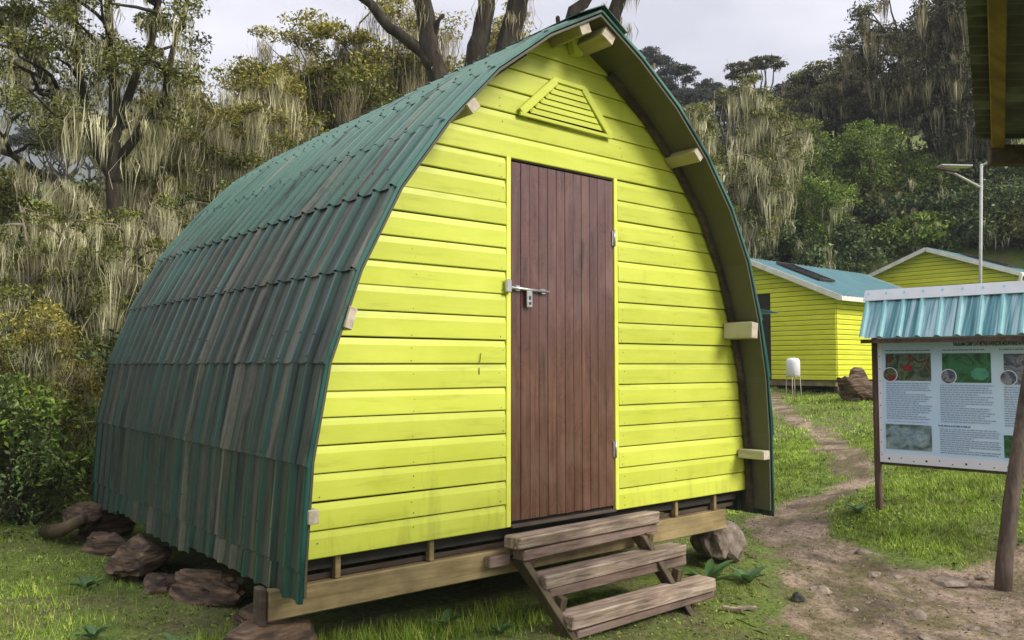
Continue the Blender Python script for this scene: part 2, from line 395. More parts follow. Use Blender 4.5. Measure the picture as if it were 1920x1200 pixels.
def turf_color(nt):
    a = noise_n(nt, pos_vec(nt), 1.3, 8, 0.65)
    f = noise_n(nt, pos_vec(nt), 26, 7, 0.7)
    c1 = ramp(nt, f, [(0.3, (0.040, 0.060, 0.008)), (0.5, (0.12, 0.175, 0.022)), (0.72, (0.22, 0.265, 0.05))])
    c2 = ramp(nt, f, [(0.3, (0.06, 0.045, 0.02)), (0.7, (0.20, 0.16, 0.075))])
    return mixc(nt, ramp(nt, a, [(0.47, gray(0)), (0.63, gray(0.8))]), c1, c2), f
def ground_mat():
    m, nt, b = new_mat('soil_and_turf')
    c, f = turf_color(nt)
    nt.links.new(c, b.inputs['Base Color'])
    b.inputs['Roughness'].default_value = 0.95
    bump(nt, b, f, 0.8, 0.03)
    return m
MT['ground'] = ground_mat()

def path_mat():
    m, nt, b = new_mat('trodden_earth')
    a = noise_n(nt, pos_vec(nt), 1.5, 8, 0.62, 0.4)
    f = noise_n(nt, pos_vec(nt), 24, 8, 0.7)
    c1 = ramp(nt, f, [(0.28, (0.13, 0.085, 0.052)), (0.5, (0.33, 0.24, 0.165)), (0.74, (0.50, 0.395, 0.29))])
    c2 = ramp(nt, f, [(0.3, (0.030, 0.02, 0.012)), (0.55, (0.10, 0.068, 0.042)), (0.75, (0.19, 0.14, 0.085))])
    c = mixc(nt, ramp(nt, a, [(0.40, gray(0.95)), (0.54, gray(0))]), c1, c2)
    ol = ramp(nt, noise_n(nt, pos_vec(nt), 2.1, 8, 0.7), [(0.46, gray(0)), (0.58, gray(0.85))])
    c = mixc(nt, ol, c, ramp(nt, f, [(0.3, (0.045, 0.04, 0.010)), (0.7, (0.17, 0.145, 0.042))]))
    at = nd(nt, 'ShaderNodeAttribute', attribute_name='worn')
    jag = math_n(nt, 'MULTIPLY', math_n(nt, 'SUBTRACT', noise_n(nt, pos_vec(nt), 9, 8, 0.75), 0.5), 0.42)
    wm = ramp(nt, math_n(nt, 'ADD', math_n(nt, 'ADD', at.outputs['Fac'], jag), 0.5), [(0.47, gray(0)), (0.56, gray(1))])
    tcol, _ = turf_color(nt)
    c = mixc(nt, wm, tcol, c)
    nt.links.new(c, b.inputs['Base Color'])
    b.inputs['Roughness'].default_value = 0.92
    h = math_n(nt, 'ADD', f, math_n(nt, 'MULTIPLY', a, 2.0))
    bump(nt, b, h, 1.0, 0.03)
    return m
MT['path'] = path_mat()

# ------------------------------------------------------------------ object helpers
ORG = {}
def tag(o, label=None, cat=None, group=None, kind=None):
    if label: o['label'] = label
    if cat: o['category'] = cat
    if group: o['group'] = group
    if kind: o['kind'] = kind
    return o

def thing(name, loc, label=None, cat=None, group=None):
    o = bpy.data.objects.new(name, None)
    o.empty_display_size = 0.2
    o.location = loc
    COL.objects.link(o)
    ORG[o] = np.array(loc, float)
    return tag(o, label, cat, group)

def link_mesh(name, me, mat, parent, org, smooth=False):
    if mat is not None:
        me.materials.append(mat)
    o = bpy.data.objects.new(name, me)
    COL.objects.link(o)
    if parent is not None:
        o.parent = parent
    else:
        o.location = org
    ORG[o] = np.array(org, float)
    if smooth:
        me.polygons.foreach_set('use_smooth', [True] * len(me.polygons))
    return o

def mk(name, verts, faces, mat, parent=None, org=None, smooth=False):
    """mesh object from WORLD coordinates"""
    v = np.asarray(verts, float)
    if parent is not None:
        org = ORG[parent]
    elif org is None:
        org = np.array([v[:, 0].mean(), v[:, 1].mean(), v[:, 2].min()])
    me = bpy.data.meshes.new(name)
    me.from_pydata((v - org).tolist(), [], [list(f) for f in faces])
    me.update()
    return link_mesh(name, me, mat, parent, org, smooth)

def mk_np(name, V, nper, mat, parent=None, org=None):
    """fast mesh of loose polygons, nper vertices each (V: N*nper x 3, world)"""
    V = np.asarray(V, np.float32)
    if parent is not None:
        org = ORG[parent]
    elif org is None:
        org = np.array([V[:, 0].mean(), V[:, 1].mean(), V[:, 2].min()])
    n = len(V) // nper
    me = bpy.data.meshes.new(name)
    me.vertices.add(n * nper)
    me.vertices.foreach_set('co', (V - np.asarray(org, np.float32)).ravel())
    me.loops.add(n * nper)
    me.loops.foreach_set('vertex_index', np.arange(n * nper, dtype=np.int32))
    me.polygons.add(n)
    me.polygons.foreach_set('loop_start', np.arange(0, n * nper, nper, dtype=np.int32))
    me.update(calc_edges=True)
    return link_mesh(name, me, mat, parent, org)

BOXF = [(0, 3, 2, 1), (4, 5, 6, 7), (0, 1, 5, 4), (1, 2, 6, 5), (2, 3, 7, 6), (3, 0, 4, 7)]
def hexa(name, c8, mat, parent=None, bev=0.0, jit=0.0, rng=random, seg=1):
    """box from 8 world corners (4 bottom ccw, 4 top), optionally bevelled and slightly uneven"""
    v = np.asarray(c8, float)
    if jit:
        v = v + np.array([[rng.uniform(-jit, jit) for _ in range(3)] for _ in range(8)])
    if not bev:
        return mk(name, v, BOXF, mat, parent)
    org = ORG[parent] if parent is not None else np.array([v[:, 0].mean(), v[:, 1].mean(), v[:, 2].min()])
    bm = bmesh.new()
    bv = [bm.verts.new(tuple(p - org)) for p in v]
    for f in BOXF:
        bm.faces.new([bv[i] for i in f])
    bmesh.ops.bevel(bm, geom=bm.edges[:], offset=bev, segments=seg, affect='EDGES', profile=0.5)
    bmesh.ops.recalc_face_normals(bm, faces=bm.faces[:])
    me = bpy.data.meshes.new(name)
    bm.to_mesh(me)
    bm.free()
    return link_mesh(name, me, mat, parent, org)

def box(name, x0, x1, y0, y1, z0, z1, mat, parent=None, bev=0.0, jit=0.0, yaw=0.0, tilt=0.0, rng=random):
    c = np.array([(x0, y0, z0), (x1, y0, z0), (x1, y1, z0), (x0, y1, z0), (x0, y0, z1), (x1, y0, z1), (x1, y1, z1), (x0, y1, z1)], float)
    m = c.mean(0)
    if yaw:
        a, s = math.cos(yaw), math.sin(yaw)
        d = c - m
        c = m + np.stack([d[:, 0] * a - d[:, 1] * s, d[:, 0] * s + d[:, 1] * a, d[:, 2]], 1)
    if tilt:                                   # turn about the y axis
        a, s = math.cos(tilt), math.sin(tilt)
        d = c - m
        c = m + np.stack([d[:, 0] * a + d[:, 2] * s, d[:, 1], -d[:, 0] * s + d[:, 2] * a], 1)
    return hexa(name, c, mat, parent, bev, jit, rng)

def beam(name, p, q, w, h, mat, parent=None, bev=0.0, jit=0.0, up=(0, 0, 1)):
    """straight timber from p to q, w across, h tall"""
    p, q = Vector(p), Vector(q)
    d = (q - p).normalized()
    s = d.cross(Vector(up)).normalized()
    u = s.cross(d).normalized()
    c = []
    for z in (-h / 2, h / 2):
        for e, sx in ((p, -1), (p, 1), (q, 1), (q, -1)):
            c.append(e + s * (sx * w / 2) + u * z)
    return hexa(name, [tuple(x) for x in c], mat, parent, bev, jit)

def tube_arrays(pts, rad, sides=7, vbase=0):
    pts = [Vector(p) for p in pts]
    V, F = [], []
    n = len(pts)
    ref = Vector((1, 0, 0))
    for i, p in enumerate(pts):
        d = (pts[min(i + 1, n - 1)] - pts[max(i - 1, 0)])
        d = d.normalized() if d.length > 1e-6 else Vector((0, 0, 1))
        a = ref - d * ref.dot(d)
        if a.length < 0.05:
            a = Vector((0, 1, 0)) - d * d.y
        a.normalize()
        ref = a
        b = d.cross(a)
        for k in range(sides):
            t = 2 * math.pi * k / sides
            V.append(tuple(p + (a * math.cos(t) + b * math.sin(t)) * rad[i]))
    for i in range(n - 1):
        for k in range(sides):
            k2 = (k + 1) % sides
            F.append((vbase + i * sides + k, vbase + i * sides + k2, vbase + (i + 1) * sides + k2, vbase + (i + 1) * sides + k))
    F.append(tuple(vbase + k for k in reversed(range(sides))))
    F.append(tuple(vbase + (n - 1) * sides + k for k in range(sides)))
    return V, F

def tubes(name, lines, mat, parent=None, sides=7, org=None):
    V, F = [], []
    for ln_ in lines:
        pts, rad = ln_[0], ln_[1]
        v, f = tube_arrays(pts, rad, ln_[2] if len(ln_) > 2 else sides, len(V))
        V += v
        F += f
    return mk(name, V, F, mat, parent, org, smooth=True)

# ------------------------------------------------------------------ terrain
CTRL = np.array([
    (-1.5, -.3, .22), (-.4, -.1, .14), (.3, -.4, .07), (1.0, -.5, .02), (2, -.4, -.04), (2.7, -.5, -.05), (3.48, -1.13, -.08), (2, -1.5, -.06), (.5, -1.5, 0), (-1.5, -1.5, .12),
    (-2.8, -3.4, -.05), (0, -3, -.05), (3, -3, -.1), (2.2, .3, .08), (3.0, .7, .03), (3.86, .93, .05), (3.7, 0, .06), (3.8, -.6, .02), (4.17, .09, .27), (4.9, -.5, .37), (4.3, -.7, .2), (4.1, -1.3, .05),
    (5, .2, .37), (5.85, .98, .2), (4.8, .95, .13), (6.5, -1, .55), (7.5, 1.2, .55), (8, 2.6, .36), (9.39, 3.48, .38), (10.19, 4.62, .55), (13, 5, .80), (15.5, 6.8, .77), (15.2, 7.9, .74), (12, 7, .65), (7, 5, .3),
    (0, 3, .15), (2, 3, .15), (0.5, 1.2, .14), (-1.6, 2, .22), (-1.6, 1, .22), (-1.8, 3.8, .3), (-2.5, 2, .28), (-3, 6, .5), (0, 7, .6), (3, 7, .6), (-5, 0, .3), (2.5, 10, 1.2), (5.4, 11.5, 1.5), (9, 12.5, 2.0),
    (6, 18, 3.5), (0, 16, 2.6), (-8, 10, 1.5), (-8, 25, 4), (22, 8, 1.9), (24.7, 7, 2.1), (18, 3, 1.2), (25, 2, 2.4), (19, 12, 1.9), (22, 13.3, 3.4), (25, 12.4, 4.2), (28, 10, 4.8), (29, 14, 6.8), (31.5, 10, 7.6),
    (35, 22, 13), (43, 35, 19.5), (46, 26, 15.5), (36, 4, 8), (30, 30, 11), (20, 30, 8), (10, 35, 8), (60, 45, 24), (60, 10, 17), (50, -20, 8), (20, -20, 0), (-20, -20, 0), (-30, 10, 2), (-20, 40, 8), (20, 60, 15),
    (100, 80, 34), (0, 90, 18), (90, 0, 22), (-80, 20, 4), (0, -90, 0), (-60, 90, 15), (150, -60, 10), (200, 200, 50), (-200, 200, 25), (-200, -200, 0), (220, -200, 5)], float)
def _fit():
    P = CTRL[:, :2]
    D = np.sqrt(((P[:, None] - P[None]) ** 2).sum(-1))
    n = len(P)
    A = np.zeros((n + 1, n + 1))
    A[:n, :n] = D
    A[:n, n] = A[n, :n] = 1
    return np.linalg.solve(A, np.append(CTRL[:, 2], 0))
RBF = _fit()
def hgt(x, y):
    x = np.asarray(x, float)
    y = np.asarray(y, float)
    sh = np.broadcast(x, y).shape
    xf = np.broadcast_to(x, sh).ravel()
    yf = np.broadcast_to(y, sh).ravel()
    out = np.empty(len(xf))
    for i in range(0, len(xf), 20000):
        d = np.sqrt((xf[i:i + 20000, None] - CTRL[None, :, 0]) ** 2 + (yf[i:i + 20000, None] - CTRL[None, :, 1]) ** 2 + 0.02)
        out[i:i + 20000] = d @ RBF[:-1] + RBF[-1]
    out += 0.012 * np.sin(5.1 * xf + 1.3 * yf) * np.sin(4.3 * yf - 1.9 * xf + 1) + 0.008 * np.sin(11 * xf + 2) * np.sin(12.7 * yf + 3 * xf)
    return out.reshape(sh)
def h1(x, y):
    return float(hgt(np.array([x]), np.array([y]))[0])

NG = 270
u = np.linspace(-1, 1, NG)
gs = 1.857 * np.sinh(5.6 * u)
GX, GY = np.meshgrid(2.0 + gs, 0.5 + gs, indexing='ij')
GZ = hgt(GX, GY)
gv = np.stack([GX.ravel(), GY.ravel(), GZ.ravel()], 1)
ii = np.arange(NG * NG).reshape(NG, NG)
gf = np.stack([ii[:-1, :-1].ravel(), ii[1:, :-1].ravel(), ii[1:, 1:].ravel(), ii[:-1, 1:].ravel()], 1)
me = bpy.data.meshes.new('ground')
me.from_pydata(gv.tolist(), [], gf.tolist())
ground = link_mesh('ground', me, MT['ground'], None, (0, 0, 0), True)
tag(ground, kind='structure')

PATHP = np.array([(1.2, -2.8, 1.5), (2.25, -1.35, .95), (2.85, -.5, .55), (3.25, .2, .34), (3.75, .8, .30), (4.8, 1.0, .26), (5.9, 1.15, .24), (7.5, 2.35, .28), (9.4, 3.6, .22), (10.3, 4.8, .22), (12.5, 6.5, .22), (15.0, 8.3, .3)])
PATHQ = np.array([(2.2, -1.3, .8), (3.3, -1.0, .45), (4.0, -1.15, .25)])
def vnoise(x, y, s, seed=0):
    return np.sin(x * s + 1.7 * np.sin(y * s * .83 + seed)) * np.sin(y * s * 1.13 + 1.9 * np.sin(x * s * .71 + 2 * seed + 1))
def dirt(x, y):
    x = np.asarray(x, float); y = np.asarray(y, float)
    best = np.full(x.shape, -9.0)
    for PP in (PATHP, PATHQ):
        for (ax, ay, aw), (bx, by, bw) in zip(PP[:-1], PP[1:]):
            dx, dy = bx - ax, by - ay
            t = np.clip(((x - ax) * dx + (y - ay) * dy) / (dx * dx + dy * dy), 0, 1)
            d = np.hypot(x - ax - t * dx, y - ay - t * dy)
            best = np.maximum(best, (aw + t * (bw - aw)) - d)
    best = best + 0.09 * vnoise(x, y, 4.1, 1) + 0.06 * vnoise(x, y, 9.7, 2) + 0.03 * vnoise(x, y, 23, 3)
    return best                                  # > 0 on bare earth

st = 0.05
px, py = np.meshgrid(np.arange(-1, 16, st), np.arange(-4.2, 9, st), indexing='ij')
dm = dirt(px + st / 2, py + st / 2) > -.24
pz = hgt(px, py) + 0.007
pi = np.arange(px.size).reshape(px.shape)
cells = np.argwhere(dm[:-1, :-1])
pf = np.stack([pi[cells[:, 0], cells[:, 1]], pi[cells[:, 0] + 1, cells[:, 1]], pi[cells[:, 0] + 1, cells[:, 1] + 1], pi[cells[:, 0], cells[:, 1] + 1]], 1)
used, inv = np.unique(pf.ravel(), return_inverse=True)
pv = np.stack([px.ravel(), py.ravel(), pz.ravel()], 1)[used]
me = bpy.data.meshes.new('dirt_path')
me.from_pydata(pv.tolist(), [], inv.reshape(-1, 4).tolist())
wa = me.attributes.new('worn', 'FLOAT', 'POINT')
wa.data.foreach_set('value', np.clip(dirt(pv[:, 0], pv[:, 1]), -.3, .5).astype(np.float32))
tag(link_mesh('dirt_path', me, MT['path'], None, (0, 0, 0), True), kind='structure')

# ------------------------------------------------------------------ the hut
PL = [(-1.274, .506), (-1.271, .782), (-1.258, 1.047), (-1.219, 1.36), (-1.144, 1.68), (-1.035, 1.941), (-.882, 2.256), (-.717, 2.515), (-.509, 2.758), (-.251, 3.027), (.069, 3.26), (.301, 3.394), (.42, 3.452)]
PR = [(2.154, .50), (2.15, .60), (2.133, .887), (2.108, 1.212), (2.055, 1.502), (1.975, 1.787), (1.862, 2.12), (1.714, 2.405), (1.481, 2.702), (1.234, 2.947), (.928, 3.179), (.69, 3.313), (.511, 3.405), (.42, 3.452)]
def front_y(z):
    return -(0.2 + 0.1 * (z - .6) / 2.8)
BACK_Y = 3.40
def resample(P, stub=0.13, step=0.41):
    P = np.array(P)
    s = np.append(0, np.cumsum(np.hypot(*np.diff(P, axis=0).T)))
    n = int(round((s[-1] - stub) / step))
    t = np.append(0, np.linspace(stub, s[-1], n + 1))
    return np.stack([np.interp(t, s, P[:, 0]), np.interp(t, s, P[:, 1])], 1)
RL, RR = resample(PL), resample(PR)
_l = np.array(PL); _r = np.array(PR)
def xl(z): return float(np.interp(z, _l[:, 1], _l[:, 0]))
def xr(z): return float(np.interp(z, _r[:, 1], _r[:, 0]))

hut = thing('hut', (0.42, 1.5, 0.0), 'yellow boarded hut with arched green corrugated roof and brown plank door', 'hut')
rg = random.Random(5)

def board(parent, z0, z1, a0, b0, a1, b1, mapper, mat, t=0.018, name='wall_board', gap=0.0042):
    """one shiplap board: a*/b* = ends at its bottom and top; bevelled top edge"""
    h = z1 - z0
    prof = [(z0 + gap, 0.004), (z0 + gap, -t + .003), (z0 + gap + .004, -t), (z0 + h * .74, -t), (z0 + h * .88, -t * .78), (z1 - .001, -t * .58), (z1 - .001, 0.004)]
    V = []
    for z, y in prof:
        k = (z - z0) / h
        V.append(mapper(a0 + (a1 - a0) * k, y, z))
    for z, y in prof:
        k = (z - z0) / h
        V.append(mapper(b0 + (b1 - b0) * k, y, z))
    n = len(prof)
    F = [(i, (i + 1) % n, n + (i + 1) % n, n + i) for i in range(n)] + [tuple(reversed(range(n))), tuple(range(n, 2 * n))]
    return mk(name, V, F, mat, parent)

DX0, DX1, DZ0, DZ1 = 0.0, 0.80, 0.65, 2.605
PITCH = 0.1245
for k in range(23):
    z0 = .619 + k * PITCH
    z1 = z0 + PITCH
    if z1 > 3.42:
        z1 = 3.40
    e = rg.uniform(-.006, .006)
    a0, b0, a1, b1 = xl(z0) + .035, xr(z0) - .045 + e, xl(z1) + .035, xr(z1) - .045 + rg.uniform(-.006, .006)
    yo = rg.uniform(-.0035, .0035)
    tl = rg.uniform(-.004, .004)
    mpf = lambda x, y, z, yo=yo, tl=tl: (x, y + yo, z + tl * (x - .4) * .6)
    if z1 < 2.62:
        board(hut, z0, z1, a0, -.036, a1, -.036, mpf, MT['yellow'])
        yo2 = rg.uniform(-.003, .003)
        mp2 = lambda x, y, z, yo=yo2: (x, y + yo, z)
        board(hut, z0, z1, .838, b0, .838, b1, mp2, MT['yellow'])
    elif b1 - a1 > .1:
        board(hut, z0, z1, a0, b0, a1, b1, mpf, MT['yellow'])
    else:
        a1 = b1 = .43
        board(hut, z0, min(z1, 3.40), a0, b0, a1 - .05, b1 + .05, mpf, MT['yellow'])

# nail heads: two dots at every stud on each board
nv, nf = [], []
for k in range(22):
    for xs in (-1.12, -.62, -.07, .87, 1.35, 1.92):
        for dz in (.022, .075):
            if rg.random() < .35:
                continue
            z = .619 + k * PITCH + dz + rg.uniform(-.006, .006)
            x = xs + rg.uniform(-.015, .015)
            if not (xl(z) + .07 < x < xr(z) - .09) or (z > 2.6 and .0 < x < .8):
                continue
            b0 = len(nv)
            r_ = rg.uniform(.0022, .0036)
            nv.append((x, -.0232, z))
            nv += [(x + r_ * math.cos(q), -.0205, z + r_ * math.sin(q)) for q in (0, 1.05, 2.1, 3.14, 4.2, 5.2)]
            nf += [(b0, b0 + 1 + q, b0 + 1 + (q + 1) % 6) for q in range(6)]
tag(mk('wall_nails', nv, nf, MT['screw'], hut), kind='stuff')

# inner lining, rear wall, floor
def outline(off, zb):
    o = [(xl(zb) + off, zb)] + [(x + off, z) for x, z in PL[2:-1]] + [(.42, 3.41)] + [(x - off, z) for x, z in reversed(PR[2:-1])] + [(xr(zb) - off, zb)]
    return o
def slab_xz(name, poly, y0, y1, mat, parent):
    n = len(poly)
    V = [(x, y0, z) for x, z in poly] + [(x, y1, z) for x, z in poly]
    F = [tuple(range(n)), tuple(reversed(range(n, 2 * n)))] + [(i, i + n, (i + 1) % n + n, (i + 1) % n) for i in range(n)]
    return mk(name, V, F, mat, parent)
slab_xz('wall_lining', outline(.05, .625), .006, .03, MT['void'], hut)
slab_xz('rear_wall', outline(.04, .62), 3.22, 3.25, MT['yellow'], hut)
box('floor', -1.18, 2.06, .035, 3.21, .56, .615, MT['void'], hut)  # near-black colour stands for the deep shade under the hut

# door: slab with planks, frame strips, bolt, hinges
door = box('door', DX0 + .004, DX1 - .004, -.002, .004, DZ0, DZ1 - .005, MT['void'], hut)
pw = (DX1 - DX0 - .006) / 12
for i in range(12):
    x0 = DX0 + .003 + i * pw
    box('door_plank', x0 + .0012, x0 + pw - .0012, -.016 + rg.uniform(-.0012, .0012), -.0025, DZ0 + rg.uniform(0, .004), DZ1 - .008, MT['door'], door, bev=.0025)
for xa, xb in ((-.034, -.003), (.803, .834)):
    box('door_jamb', xa, xb, -.021, .0055, .625, 2.625, MT['yellow_trim'], hut, bev=.002)
box('door_head', -.002, .802, -.012, .0055, 2.608, 2.622, MT['dark_wood'], hut)
box('threshold', -.002, .802, -.03, .03, .617, .634, MT['dark_wood'], hut, bev=.003)
# bolt and hasp
tubes('bolt', [([(-.04, -.034, 1.903), (.10, -.034, 1.898), (.262, -.033, 1.892)], [.0085, .0085, .0085])], MT['steel'], door, 8)
box('bolt_bracket', .02, .05, -.036, -.0165, 1.886, 1.918, MT['steel'], door, bev=.003)
box('bolt_bracket', .205, .235, -.036, -.0165, 1.878, 1.908, MT['steel'], door, bev=.003)
box('bolt_keeper', -.052, -.016, -.045, -.0225, 1.875, 1.945, MT['steel'], door, bev=.004)
hp_ = box('hasp', .092, .132, -.044, -.0365, 1.800, 1.892, MT['steel'], door, bev=.004)
box('hasp_slot', .106, .118, -.047, -.0445, 1.842, 1.862, MT['screw'], hp_)
box('hasp_slot', .106, .118, -.047, -.0445, 1.815, 1.829, MT['screw'], hp_)
for zc in (2.25, .985):
    hg = box('hinge', .784, .806, -.024, -.0165, zc - .048, zc + .048, MT['steel'], door, bev=.003)
    tubes('hinge_pin', [([(.799, -.027, zc - .05), (.799, -.027, zc + .05)], [.006, .006])], MT['steel'], hg, 6)
# split marks in the boards left of the door
for (xa, za, xb, zb) in ((-.208, 1.548, -.215, 1.500), (-.219, 1.472, -.219, 1.437)):
    V = [(xa - .0012, -.0232, za), (xa + .0012, -.0232, za), (xb + .0022, -.0232, zb), (xb - .0022, -.0232, zb)]
    V += [(x, -.0206, z) for x, y, z in V]
    mk('split_mark', V, BOXF, MT['screw'], hut)

# louvred vent under the gable

vb = [(.105, 2.885), (.325, 3.095), (.525, 3.095), (.705, 2.880)]
vo = [(.040, 2.868), (.305, 3.118), (.540, 3.116), (.775, 2.858)]
ventm = slab_xz('vent', vb, -.026, -.0235, MT['void'], hut)
def strip_xz(name, p, q, w, y0, y1, mat, parent):
    p, q = np.array(p), np.array(q)
    d = (q - p) / np.hypot(*(q - p))
    nrm = np.array([-d[1], d[0]]) * w / 2
    pts = [p - nrm, q - nrm, q + nrm, p + nrm]
    c = [(a[0], y0, a[1]) for a in pts] + [(a[0], y1, a[1]) for a in pts]
    return hexa(name, c, mat, parent, bev=.002)
strip_xz('vent_frame', (.056, 2.876), (.312, 3.108), .046, -.045, -.0265, MT['yellow'], ventm)
strip_xz('vent_frame', (.757, 2.868), (.534, 3.106), .046, -.045, -.0265, MT['yellow'], ventm)
strip_xz('vent_frame', (.300, 3.112), (.545, 3.110), .026, -.044, -.0265, MT['yellow'], ventm)
strip_xz('vent_frame', (.045, 2.866), (.770, 2.860), .020, -.044, -.0265, MT['yellow'], ventm)
for i in range(6):
    z = 2.893 + i * .0355
    k = (z - 2.885) / .21
    a = .105 + (.325 - .105) * k + .012
    b = .705 + (.525 - .705) * k - .012
    V = [(a, -.028, z + .006), (b, -.028, z + .006), (b, -.040, z - .009), (a, -.040, z - .009)]
    V += [(x + (.018 if j in (0, 3) else -.018), y, zz + .0225) for j, (x, y, zz) in enumerate(V)]
    mk('vent_slat', V, BOXF, MT['yellow'], ventm)

# king post at the apex
kp = [(.405, 3.395), (.435, 3.285), (.497, 3.288), (.522, 3.395)]
slab_xz('king_post', kp, -.07, -.022, MT['yellow'], hut)

# roof sheets
def sheet(name, A, B, ya, yb, out_a, parent, mat, n_out=None, extra=0.02, lip=.0055):
    """ribbed sheet between profile points A (low) and B (high); ya/yb front y at A/B are functions of column"""
    A, B = np.array(A, float), np.array(B, float)
    d = (B - A) / np.hypot(*(B - A))
    nrm = np.array([-d[1], d[0]])
    if nrm @ n_out < 0:
        nrm = -nrm
    A2 = A - d * extra
    (ya0, ya1), (yb0, yb1) = ya, yb
    y = ya0 if ya0 < yb0 else yb0
    ks = []
    Y = math.floor((min(ya0, yb0)) / RIB) * RIB
    prof = []
    yy = Y
    while yy < max(ya1, yb1) + RIB:
        for f, hh in ((.0, .0), (.34, .0), (.42, .021), (.56, .021), (.64, .0), (.82, .0), (.85, .004), (.88, .0)):
            prof.append((yy + f * RIB, hh))
        yy += RIB
    V, F = [], []
    rows = [(A2, lip + out_a, ya0, ya1), ((A + B) / 2, lip * .5 + out_a, (ya0 + yb0) / 2, (ya1 + yb1) / 2), (B, .0 + out_a * .4, yb0, yb1)]
    lo, hi = min(ya0, yb0), max(ya1, yb1)
    pr = [(lo, 0.0)] + [p for p in prof if lo < p[0] < hi] + [(hi, 0.0)]
    for P, off, y0, y1 in rows:
        for yv, hh in pr:
            yc = min(max(yv, y0), y1)
            Q = P + nrm * (off + hh)
            V.append((Q[0], yc, Q[1]))
    m = len(pr)
    for r in range(2):
        for i in range(m - 1):
            F.append((r * m + i, r * m + i + 1, (r + 1) * m + i + 1, (r + 1) * m + i))
    return mk(name, V, F, mat, parent)

YCOL = [None, .47, 1.21, 1.96, 2.70, BACK_Y]
for side, P, nout in (('l', RL, np.array([-1, .35])), ('r', RR, np.array([1, .35]))):
    for r_ in range(len(P) - 1):
        A, B = P[r_], P[r_ + 1]
        for c in range(5):
            fa = front_y(A[1]) if c == 0 else YCOL[c] - .03
            fb = front_y(B[1]) if c == 0 else YCOL[c] - .03
            lap = .004 if c % 2 else .0
            A_ = A.copy()
            if r_ == 0:                                  # ragged hem at the bottom
                drop = rg.choice([0, .02, .0, .045, .01])
                A_ = A + (A - B) / np.hypot(*(A - B)) * (drop - .035 * (c == 3))
            sheet('roof_sheet', A_, B, (fa, YCOL[c + 1]), (fb, YCOL[c + 1]), .002 + lap + (rg.uniform(0, .002) if r_ < 6 else .0), hut, MT['roof'], n_out=nout, extra=(.012 if r_ < 6 else .004) if r_ else .0, lip=.0095 if r_ < 6 else .002)
        # edge trim on the front verge, one strip per sheet
        d = (B - A) / np.hypot(*(B - A))
        nrm = np.array([-d[1], d[0]])
        if nrm @ nout < 0: nrm = -nrm
        A2 = A - d * .018
        ya, yb = front_y(A2[1]) - .004, front_y(B[1]) - .004
        w_in, w_out = -.004, .011
        c8 = []
        for yoff in (0, .034):
            c8 += [(A2[0] + nrm[0] * w_in, ya + yoff, A2[1] + nrm[1] * w_in), (A2[0] + nrm[0] * (w_out + .006), ya + yoff, A2[1] + nrm[1] * (w_out + .006)),
                   (B[0] + nrm[0] * w_out, yb + yoff, B[1] + nrm[1] * w_out), (B[0] + nrm[0] * w_in, yb + yoff, B[1] + nrm[1] * w_in)]
        hexa('edge_trim', c8, MT['roof_clean'], hut, bev=.002)
        # soffit lining under the overhang
        si, so = -.022, -.010
        c8 = []
        for s_ in (si, so):
            c8 += [(A[0] + nrm[0] * s_, front_y(A[1]) + .006, A[1] + nrm[1] * s_), (A[0] + nrm[0] * s_, .0, A[1] + nrm[1] * s_),
                   (B[0] + nrm[0] * s_, .0, B[1] + nrm[1] * s_ - .001), (B[0] + nrm[0] * s_, front_y(B[1]) + .006, B[1] + nrm[1] * s_ - .001)]
        hexa('soffit_board', c8, MT['soffit'], hut)
        # curved rafter against the wall
        c8 = []
        for s_ in (-.060, -.024):
            c8 += [(A[0] + nrm[0] * s_, -.062, A[1] + nrm[1] * s_), (A[0] + nrm[0] * s_, -.028, A[1] + nrm[1] * s_),
                   (B[0] + nrm[0] * s_, -.028, B[1] + nrm[1] * s_), (B[0] + nrm[0] * s_, -.062, B[1] + nrm[1] * s_)]
        if r_ < len(P) - 2:
            hexa('rafter', c8, MT['dark_wood'], hut, jit=.003)

# ridge cap
capv = []
for y in (front_y(3.45) - .02, BACK_Y + .02):
    capv += [(.42 - .19, y, 3.452 - .085 + .024), (.42, y, 3.452 + .034), (.42 + .19, y, 3.452 - .10 + .024), (.42 + .187, y, 3.452 - .10 + .020), (.42, y, 3.452 + .029), (.42 - .187, y, 3.452 - .085 + .020)]
mk('ridge_cap', capv, [(0, 1, 7, 6), (1, 2, 8, 7), (2, 3, 9, 8), (3, 4, 10, 9), (4, 5, 11, 10), (5, 0, 6, 11), (0, 5, 4, 3, 2, 1), (6, 7, 8, 9, 10, 11)], MT['roof_clean'], hut)

# roofing screws: a dark dot on every rib, too small to pick out singly
sv, sf = [], []
for P, nout in ((RL, np.array([-1, .35])), (RR, np.array([1, .35]))):
    for r_ in range(1, len(P) - 1):
        A, B = P[r_], P[r_ + 1]
        d = (B - A) / np.hypot(*(B - A))
        nrm = np.array([-d[1], d[0]])
        if nrm @ nout < 0: nrm = -nrm
        for row, kk in ((A + (B - A) * .30, 1), (A + (B - A) * .02, 2)):
            if row is not None and kk == 1 and r_ % 2 == 0:
                continue
            yy = math.ceil(front_y(A[1]) / RIB) * RIB + .49 * RIB
            while yy < BACK_Y - .05:
                if rg.random() < (.85 if kk == 1 else .55):
                    c = row + nrm * (.027 if kk == 1 else .029) + d * rg.uniform(-.012, .012)
                    b0 = len(sv)
                    s_ = .0105
                    for q in range(6):
                        t = q * math.pi / 3
                        p = c + d * (s_ * math.cos(t))
                        sv.append((p[0], yy + s_ * math.sin(t), p[1]))
                    p = c + nrm * .010
                    sv.append((p[0], yy, p[1]))
                    sf += [(b0 + q, b0 + (q + 1) % 6, b0 + 6) for q in range(6)]
                yy += RIB
